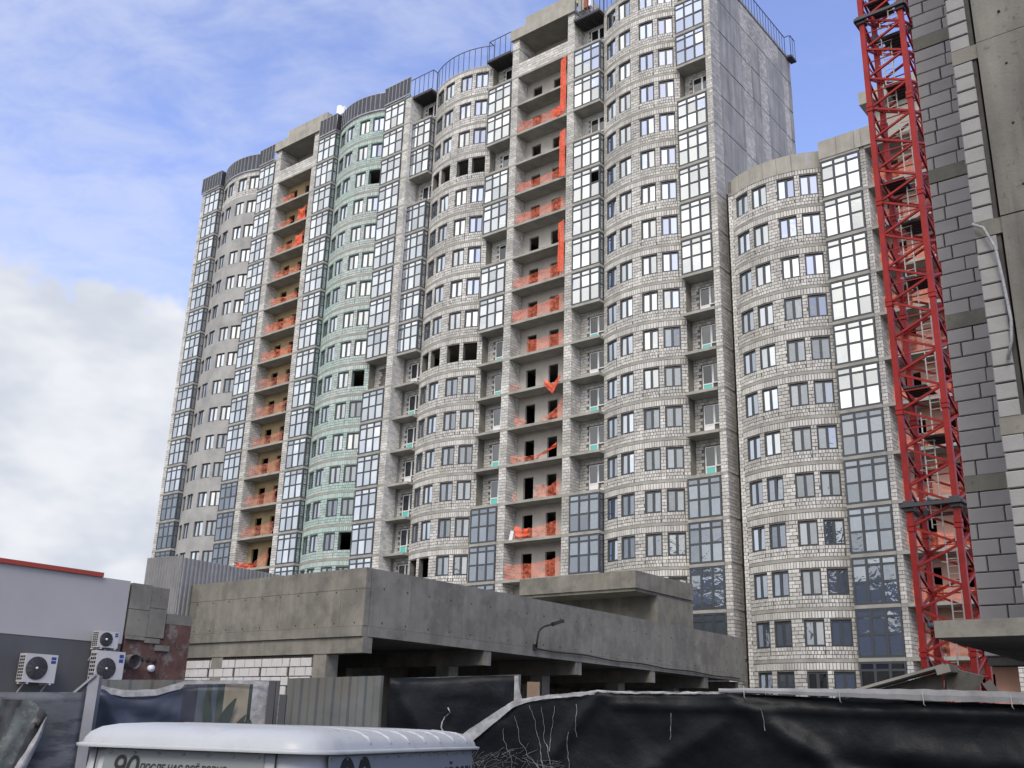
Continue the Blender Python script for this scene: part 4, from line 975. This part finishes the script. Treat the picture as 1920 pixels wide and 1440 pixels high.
# galvanised cap along the right half
gc = empty('cap_rail', polar(20, 13.2, 2.4) - cR); gc.parent = tarpR
mb = MB(); prof = [(0.02, 0.07), (-0.05, 0.075), (-0.06, 0.03), (-0.075, 0.025), (-0.075, -0.02)]
az_ = [11.5 + i * 0.6 for i in range(42)]; base = Vector(gc.location) + cR
for a, b in zip(az_, az_[1:]):
    for (y0, h0), (y1, h1) in zip(prof, prof[1:]):
        def Q(az, yy, hh): d, zt = interp(TR, az); g_ = 0.35 + 0.65 * min(1, (az - 11.5) / 10.0); return polar(az, d + yy - 0.06, zt + 0.03 + hh * 1.3 * g_ + 0.004 * math.sin(az * 5)) - base
        mb.quad(Q(a, y0, h0), Q(b, y0, h0), Q(b, y1, h1), Q(a, y1, h1))
mb.build('cap_sheet', mat('dull_zinc', (0.2, 0.205, 0.21), 0.5, metal=0.2, var=0.25, vscale=4), gc)
mb = MB()
for az in (12.8, 17.6, 21.6, 25.6, 29.6):
    d, zt = interp(TR, az); p = polar(az, d - 0.16, zt) - base; mb.tube([p + Vector((0, 0, 0.1)), p + Vector((0.0, -0.01, -0.04)), p + Vector((0.02, -0.01, -0.06))], 0.005, 6)
mb.build('tie', M['tarp_edge'], gc, kind='stuff')

# sheet fence with a second black sheet, behind the van
def fence_strip(name, az0, d0, az1, d1, z0, ztop, m, label, pitch=0.2, dep=0.03):
    a, b = polar(az0, d0, 0), polar(az1, d1, 0); t = b - a; rz = math.atan2(t.y, t.x)
    o = corrugated(name, Matrix.Translation(a) @ Matrix.Rotation(rz, 4, 'Z'), 0, t.length, lambda x: z0, lambda x: ztop(x / t.length), m, pitch, dep); tag(o, label, 'fence'); return o
fence_strip('sheet_fence', -11.45, 16.3, -5.9, 16.05, 0, lambda s: 2.65 + 0.09 * s, M['corr_old'], 'weathered grey ribbed sheet fence above the van roof', 0.24, 0.03)
fence_strip('sheet_fence', -5.88, 16.1, 1.45, 16.05, 0, lambda s: 2.7 + 0.12 * s, M['corr_old'], 'ribbed sheet fence carrying the short black sheet behind the van', 0.24, 0.03)
T2 = [(-6.1, 15.85, 2.69), (-3.5, 15.85, 2.72), (-1.0, 15.85, 2.77), (0.75, 15.85, 2.79)]
o2, P2, c2 = cloth('black_tarpaulin', T2, 0.4, M['tarp'], 'short black tarpaulin nailed to the sheet fence right of the van', nu=60, nv=24, amp=0.05, seed=8, folds=[(-6, 2.7, -3.5, 1.6, 0.12, 0.06), (-5.5, 2.6, 0, 2.5, 0.06, 0.04)])
mb = MB(); mb.grid(lambda s, t: polar(0.62 + 0.55 * s * (0.4 + 0.6 * math.sin(3.0 * t + 0.3) ** 2), 15.78 - 0.04 * s, 1.9 + 0.88 * t) - c2, 3, 12); mb.build('turned_edge', M['tarp_edge'], o2)
mb = MB(); pts = [polar(-3.1 + 0.12 * math.sin(i * 1.3) + (0.2 if i < 2 else 0), 15.75, 2.3 - i * 0.07) - c2 for i in range(8)]; mb.tube(pts, 0.012, 5); mb.build('frayed_tear', M['tarp_edge'], o2)
mb = MB(); mb.box(-0.09, 0.09, -0.08, 0.08, 0, 2.68); o = mb.build('wooden_post', M['wood'], loc=polar(1.65, 15.4, 0)); tag(o, 'short brown wooden post in the gap between the black tarpaulins', 'post')

# printed banner left of the sheet fence
M['navy'] = mat('navy_print', (0.022, 0.03, 0.055), 0.45, var=0.25, vscale=1.6); M['navy2'] = mat('dark_navy_print', (0.011, 0.014, 0.028), 0.45); M['bluegrey'] = mat('blue_grey_print', (0.045, 0.06, 0.075), 0.45)
M['beige'] = mat('beige_print', (0.2, 0.18, 0.13), 0.5, var=0.2, vscale=4); M['leaf'] = mat('dark_leaf_print', (0.018, 0.03, 0.022), 0.5, var=0.3, vscale=5)
T1 = [(-20.9, 16.0, 2.40), (-19.5, 16.0, 2.34), (-18.0, 16.0, 2.37), (-16.6, 16.0, 2.5), (-14.0, 16.0, 2.54), (-12.4, 16.0, 2.54)]
MS = [M['navy'], M['navy2'], M['bluegrey'], M['leaf'], M['beige'], M['tarp_edge']]
o1, P1, c1 = cloth('printed_banner', T1, 0.4, None, 'navy printed banner with beige panel and dark leaves hung on the fence', cat='banner', nu=96, nv=20, amp=0.06, seed=14, mats=MS,
    bands=[(0, 0.5), (0.5, 0.58), (0.58, 0.63), (0.63, 0.735), (0.735, 0.885), (0.885, 1.01)], folds=[(-20.7, 2.35, -18.5, 1.5, 0.1, 0.06), (-20.8, 2.3, -17, 2.1, 0.06, 0.05)])
for i, p in enumerate(o1.data.polygons):
    s = (p.index % 96) / 96
    if 0.885 <= s < 0.9: p.material_index = 3
    if 0.665 <= s < 0.69: p.material_index = 2
def leaf(az, z, w, h, lean):
    mb = MB(); n_ = 10; L_, R_ = [], []
    for i in range(n_ + 1):
        t = i / n_; hw = w * math.sin(math.pi * min(1, t * 0.85 + 0.1)) ; x = lean * t * t
        L_.append(polar(az + x - hw, 15.9, z + h * t)); R_.append(polar(az + x + hw, 15.9, z + h * t))
    mb.add([v - c1 for v in L_ + R_], [(i, n_ + 1 + i, n_ + 2 + i, i + 1) for i in range(n_)]); mb.build('printed_leaf', M['leaf'], o1)
leaf(-14.6, 1.75, 0.3, 0.58, 0.6); leaf(-15.3, 1.7, 0.2, 0.72, -0.2); leaf(-13.5, 1.75, 0.4, 0.3, 0.3); leaf(-13.9, 1.75, 0.2, 0.36, 0.5)
mb = MB(); mb.grid(lambda s, t: polar(-20.9 + 8.5 * s, 15.93, interp(T1, -20.9 + 8.5 * s)[1] + 0.045 - (0.09 if s < 0.5 else 0.05) * t + 0.01 * noise.noise(Vector((s * 20, t, 0)))) - c1, 50, 2); mb.build('pale_hem', M['tarp_edge'], o1)
fence_strip('board_fence', -21.3, 16.3, -11.5, 16.35, 0, lambda s: 2.52 + 0.1 * s, M['corr_old'], 'weathered board fence behind the navy printed banner', 0.3, 0.02)
mb = MB(); mb.box(-0.07, 0.07, -0.06, 0.06, 0, 2.55); mb.bar((-0.25, -0.03, 2.3), (0.02, -0.03, 2.56), 0.12, 0.03); o = mb.build('fence_post', M['steel'], loc=polar(-20.95, 15.5, 0)); tag(o, 'grey steel fence post at the left end of the navy banner', 'post')
for az in (-12.2, -11.6):
    mb = MB(); mb.box(-0.05, 0.05, -0.03, 0.03, 0, 2.58 if az < -12 else 2.4); o = mb.build('fence_post', M['dark_steel'], loc=polar(az, 15.7, 0)); tag(o, 'taller dark post right of the printed banner' if az < -12 else 'shorter dark post beside the weathered sheet fence', 'post')

# leftmost banner: bark and grass print, corner folded over, stone print behind it
M['bark'] = mat('bark_print', (0.03, 0.03, 0.033), 0.5, var=0.6, vscale=3.0, col2=(0.08, 0.085, 0.085), c2scale=5.0, c2lo=0.52, c2hi=0.72, c2stretch=(1, 1, 0.35)); M['grass'] = mat('grass_print', (0.07, 0.085, 0.08), 0.5, var=0.5, vscale=6, col2=(0.17, 0.19, 0.19), c2scale=14.0, c2lo=0.55, c2hi=0.7)
M['stone'] = mat('stone_print', (0.075, 0.083, 0.095), 0.6, var=0.3, vscale=3.0, col2=(0.035, 0.04, 0.05), c2scale=3.5, c2lo=0.5, c2hi=0.58, c2stretch=(0.6, 0.6, 2.2))
T0 = [(-31, 13.3, 2.25), (-25.2, 13.2, 2.245), (-21.3, 13.2, 2.28)]
ob, Pb, cb = cloth('printed_banner', T0, 0.3, M['stone'], 'faded stone-pattern banner behind the torn bark print at far left', cat='banner', nu=40, nv=20, amp=0.03, seed=30)
T00 = [(-31, 13.0, 2.15), (-25.2, 13.0, 2.15), (-23.6, 13.0, 2.12), (-23.1, 13.0, 2.05), (-23.0, 13.0, 1.98)]
def torn_edge(t): return -22.95 - 1.55 * (1 - t) ** 0.8 + 0.12 * math.sin(t * 9)
mb = MB(); cb2 = polar(-26, 13.0, 0.3)
def PB(s, t):
    az1 = torn_edge(t); az = -31 + (az1 + 31) * s; z = 0.3 + (2.17 - 0.3) * t - (0.15 * max(0, s - 0.9) * 10 * (t > 0.9))
    w = 0.05 * noise.noise(Vector((s * 6, z * 1.5, 3.3))) + 0.03 * noise.noise(Vector((s * 18, z * 3, 1)))
    return polar(az, 13.0 - w, z) - cb2
mb.grid(PB, 60, 24)
ot = mb.build('printed_banner', [M['bark'], M['grass']], loc=cb2); tag(ot, 'torn bark and grass printed banner curling open at far left', 'banner')
for p in ot.data.polygons:
    s = (p.index % 60) / 60; t = (p.index // 60) / 24
    if 0.84 - 0.1 * (1 - t) < s < 0.95 - 0.02 * (1 - t) or 0.70 - 0.06 * (1 - t) < s < 0.73 - 0.06 * (1 - t): p.material_index = 1
mb = MB(); mb.grid(lambda s, t: polar(torn_edge(t) + (0.05 + 0.5 * (1 - abs(2 * t - 1) ** 2)) * (s - 0.55) + 0.0, 12.92 - 0.05 * math.sin(math.pi * s), 0.5 + 1.5 * t + 0.02 * noise.noise(Vector((s * 3, t * 14, 2)))) - cb2, 4, 30); mb.build('curled_back', M['tarp_edge'], ot)

# broken concrete ramp cover behind the tarpaulin
wd = empty('broken_ramp_roof', polar(20.8, 22, 0)); tag(wd, 'sloping broken concrete ramp cover behind the black fence at right', 'ramp cover'); b0 = Vector(wd.location)
def wedge(azA, zA, azB, zB, d, th):
    a, b = polar(azA, d, 0) - b0, polar(azB, d - 0.4, 0) - b0; back = Vector((0.15, 1, 0)).normalized() * th; mb = MB()
    v = [a, b, b + back, a + back]; top = [Vector((0, 0, zA)), Vector((0, 0, zB)), Vector((0, 0, zB)), Vector((0, 0, zA))]
    mb.add([tuple(p) for p in v] + [tuple(p + t) for p, t in zip(v, top)], ((0, 3, 2, 1), (4, 5, 6, 7), (0, 1, 5, 4), (1, 2, 6, 5), (2, 3, 7, 6), (3, 0, 4, 7))); return mb
wedge(17.8, 2.78, 22.6, 3.3, 22, 0.4).build('ramp_wall', M['conc'], wd)
a, b = polar(17.6, 21.9, 2.83) - b0, polar(22.9, 21.5, 3.4) - b0; mb = MB(); mb.bar(a, b, 0.6, 0.05); mb.build('cover_edge', M['slab'], wd)
mb = MB(); mb.bar(polar(22.55, 21.4, 3.28) - b0, polar(23.2, 21.3, 3.34) - b0, 0.4, 0.14); mb.build('broken_block', M['conc_pale'], wd)
v = [polar(22.9, 21.4, 3.36), polar(24.55, 21.4, 3.2), polar(24.2, 21.4, 2.98), polar(23.75, 21.4, 2.86), polar(23.3, 21.4, 2.93), polar(22.75, 21.4, 2.83)]
mb = MB(); bk = Vector((0.1, 0.35, 0.05)); vv = [p - b0 for p in v] + [p - b0 + bk for p in v]; n_ = len(v); mb.add(vv, [tuple(range(n_))[::-1], tuple(range(n_, 2 * n_))] + [(i, (i + 1) % n_, n_ + (i + 1) % n_, n_ + i) for i in range(n_)]); mb.build('broken_slab', M['conc'], wd)
mb = MB(); mb.box(-0.12, 0.12, -0.1, 0.1, 0, 2.95); mb.build('prop', M['dark_steel'], wd, loc=polar(23.75, 21.7, 0) - b0)
mb = MB(); mb.bar(polar(24.6, 21.3, 3.1) - b0, polar(24.95, 21.3, 2.9) - b0, 0.16, 0.16); mb.build('hanging_block', M['conc_pale'], wd)

# ------------------------------------------------------------------ van
va = R(13.5); vc = Vector((-1.2, 7.3, 0))
VM = Matrix.Translation(vc) @ Matrix.Rotation(-va, 4, 'Z')          # local: y forward along the side, x to the left is negative
van = empty('van', vc, -va); tag(van, 'white box-shaped van with grey lettered panels parked in front of the fence', 'van')
VL, VW, ZG = 4.3, 1.98, 1.825
def vring(inset, z, n_=8, rad=0.3):
    r_ = max(0.06, rad - inset * 0.4); x0, x1, y0, y1 = -VW + inset, -inset, inset, VL - inset; pts = []
    for cx, cy, a0 in ((x1 - r_, y0 + r_, -90), (x1 - r_, y1 - r_, 0), (x0 + r_, y1 - r_, 90), (x0 + r_, y0 + r_, 180)):
        for k in range(n_ + 1): a = R(a0 + 90 * k / n_); pts.append((cx + r_ * math.cos(a), cy + r_ * math.sin(a), z))
    return pts
def loft(rings, cap=True):
    mb = MB(); mb.smooth = True; n_ = len(rings[0])
    v = [p for r_ in rings for p in r_]; f = [(i * n_ + k, i * n_ + (k + 1) % n_, (i + 1) * n_ + (k + 1) % n_, (i + 1) * n_ + k) for i in range(len(rings) - 1) for k in range(n_)]
    if cap: f.append(tuple(range((len(rings) - 1) * n_, len(rings) * n_)))
    mb.add(v, f); return mb
loft([vring(0.0, ZG), vring(0.012, ZG + 0.045), vring(0.04, ZG + 0.085), vring(0.1, ZG + 0.122), vring(0.2, ZG + 0.145), vring(0.4, ZG + 0.16), vring(0.7, ZG + 0.168)]).build('roof', M['van'], van)
loft([vring(0.03, 0.35), vring(0.0, 0.5), vring(-0.01, 1.1), vring(0.02, 1.45), vring(0.06, ZG - 0.01)]).build('body', M['van'], van)
loft([vring(-0.03, ZG - 0.016, rad=0.31), vring(-0.035, ZG + 0.004, rad=0.31), vring(0.0, ZG + 0.012)], False).build('rain_gutter', M['van'], van)
for i in range(7):
    mb = MB(); y = 0.95 + i * 0.46; mb.tube([(-0.012, y, ZG + 0.05), (-0.045, y + 0.01, ZG + 0.09), (-0.14, y + 0.02, ZG + 0.133), (-0.4, y + 0.03, ZG + 0.16)], [0.01, 0.014, 0.012, 0.006], 8); mb.build('roof_rib', M['van'], van)
mb = MB(); mb.tube([(-0.03, 0.62, ZG + 0.015), (-0.05, 0.62, ZG + 0.088), (-0.15, 0.62, ZG + 0.135), (-0.5, 0.62, ZG + 0.162), (-1.4, 0.62, ZG + 0.162), (-1.95, 0.62, ZG + 0.02)], 0.006, 6); mb.build('roof_seam', M['van_panel'], van)
# lettered panels (rear face and side face), leaning with the body
def tilt(zv, side): return 0.055 * (zv - 1.1) / 0.75 if zv > 1.1 else 0.0
mb = MB(); y_ = lambda z: -0.008 + tilt(z, 0)
mb.add([(-1.72, y_(1.15), 1.15), (-0.42, y_(1.15), 1.15), (-0.44, y_(1.8), 1.8), (-1.66, y_(1.8), 1.8)], ((0, 1, 2, 3),)); pr_ = mb.build('rear_panel', M['van_panel'], van)
mb = MB(); x_ = lambda z: 0.016 - tilt(z, 0)
mb.add([(x_(1.15), 0.18, 1.15), (x_(1.15), 4.0, 1.15), (x_(1.795), 4.0, 1.795), (x_(1.795), 0.2, 1.795)], ((0, 1, 2, 3),)); M['van_panel_lit'] = mat('van_panel_lit_copy', (0.24, 0.265, 0.29), 0.4, var=0.05, vscale=2); ps_ = mb.build('side_panel', M['van_panel_lit'], van)  # paler, bluer panel copy: the light on this face is in its colour
mb = MB()
for i in range(7): x = -1.62 + i * 0.19; mb.tube([(x, y_(1.8) - 0.001, 1.778), (x, y_(1.8) - 0.012, 1.778)], 0.009, 8)
mb.build('rivets', M['steel'], pr_, kind='stuff')
mb = MB()
for i in range(14): y = 0.25 + i * 0.285; mb.tube([(x_(1.8), y, 1.773), (x_(1.8) + 0.012, y, 1.773)], 0.009, 8)
mb.build('rivets', M['steel'], ps_, kind='stuff')
mb = MB()
for x in (-1.8, -0.36): mb.add([(x - 0.006 + (0.03 if x < -1 else 0.0), -0.012, 0.6), (x + 0.006 + (0.03 if x < -1 else 0.0), -0.012, 0.6), (x + 0.06 * (1 if x < -1 else 0) + 0.02, y_(1.83) - 0.006, 1.83), (x + 0.06 * (1 if x < -1 else 0) + 0.005, y_(1.83) - 0.006, 1.83)], ((0, 1, 2, 3),))
mb.box(-1.8, -1.66, y_(1.83) - 0.006, y_(1.83), 1.802, 1.816); mb.box(-0.44, -0.34, y_(1.83) - 0.006, y_(1.83), 1.802, 1.816)
mb.build('door_seam', M['black'], van, kind='stuff')
def text(s, size, Mx, parent, shear=0.0, space=1.0, bold=0.0, sx=1.0):
    cu = bpy.data.curves.new('lettering', 'FONT'); cu.body = s; cu.size = size; cu.shear = shear; cu.space_character = space; cu.offset = bold; cu.extrude = 0.0015
    t = bpy.data.objects.new('lettering_tmp', cu); COL.objects.link(t); bpy.context.view_layer.update()
    me = bpy.data.meshes.new_from_object(t.evaluated_get(bpy.context.evaluated_depsgraph_get())); bpy.data.objects.remove(t)
    me.materials.clear(); me.materials.append(M['black']); me.transform(Mx @ Matrix.Diagonal((sx, 1, 1, 1))); return obj('lettering', me, parent)
RR = Matrix.Rotation(R(90), 4, 'X') # text stands up facing -y
tl = R(4.2)
def rear(x, z): return Matrix.Translation((x, y_(z) - 0.006, z)) @ Matrix.Rotation(-tl, 4, 'X') @ RR
def side(y, z): return Matrix.Translation((x_(z) + 0.004, y, z)) @ Matrix.Rotation(R(90), 4, 'Z') @ Matrix.Rotation(-tl, 4, 'X') @ RR
text('90', 0.235, rear(-1.6, 1.6), pr_, 0.18, 0.95, sx=0.92)
text('ПОСЛЕ НАС ВСЁ РОВНО', 0.07, rear(-1.375, 1.66), pr_, 0.2, 1.0, sx=0.79)
text('90', 0.75, side(0.36, 1.29 - 0.02), ps_, 0.0, 0.92)
text('ПОСЛЕ НАС ВСЁ РОВНО', 0.25, side(1.2, 1.475), ps_, 0.1, 1.0)
for x in (-0.12, -VW + 0.12):
    for y in (0.8, 3.3):
        w_ = empty('wheel', (x, y, 0.36)); w_.parent = van
        mb = MB(); mb.tube([(-0.1, 0, 0), (0.1, 0, 0)], 0.36, 24); mb.build('tyre', M['rubber'], w_)
        mb = MB(); mb.tube([(-0.11, 0, 0), (0.11, 0, 0)], 0.21, 18); mb.build('rim', M['van'], w_)
for x in (-VW + 0.3, -0.3):
    mb = MB(); mb.tube([(x, -0.03, 0.75), (x, 0.0, 0.75)], 0.07, 12); mb.build('tail_light', M['red_trim'], van)
mb = MB(); mb.box(-VW + 0.1, -0.1, -0.12, -0.02, 0.42, 0.56); mb.build('bumper', M['dark_steel'], van)

# ------------------------------------------------------------------ neighbouring blocks out of frame, mirrored in the lower glazing
def neighbour(loc, rz, w, dp, h, label):
    root = empty('apartment_block', loc, rz); tag(root, label, 'building', 'apartment blocks across the street')
    mb = MB(); mb.box(-w / 2, w / 2, -dp / 2, dp / 2, 0, h); mb.build('wall', M['far_wall'], root)
    wm = MB(); wm.box(-0.75, 0.75, -0.05, 0.02, 0, 1.5); me = wm.mesh('window', M['far_glass'])
    for k in range(int(h / 3.0) - 1):
        for i in range(int(w / 4.0)): obj('window', me, root, (-w / 2 + 2 + i * 4.0, -dp / 2, 1.2 + k * 3.0))
neighbour((-86, 4, 0), R(100), 52, 14, 26, 'dark apartment slab mirrored in the lower bay windows')
neighbour((-42, -72, 0), R(150), 56, 14, 34, 'apartment slab behind the viewer mirrored in right facing windows')
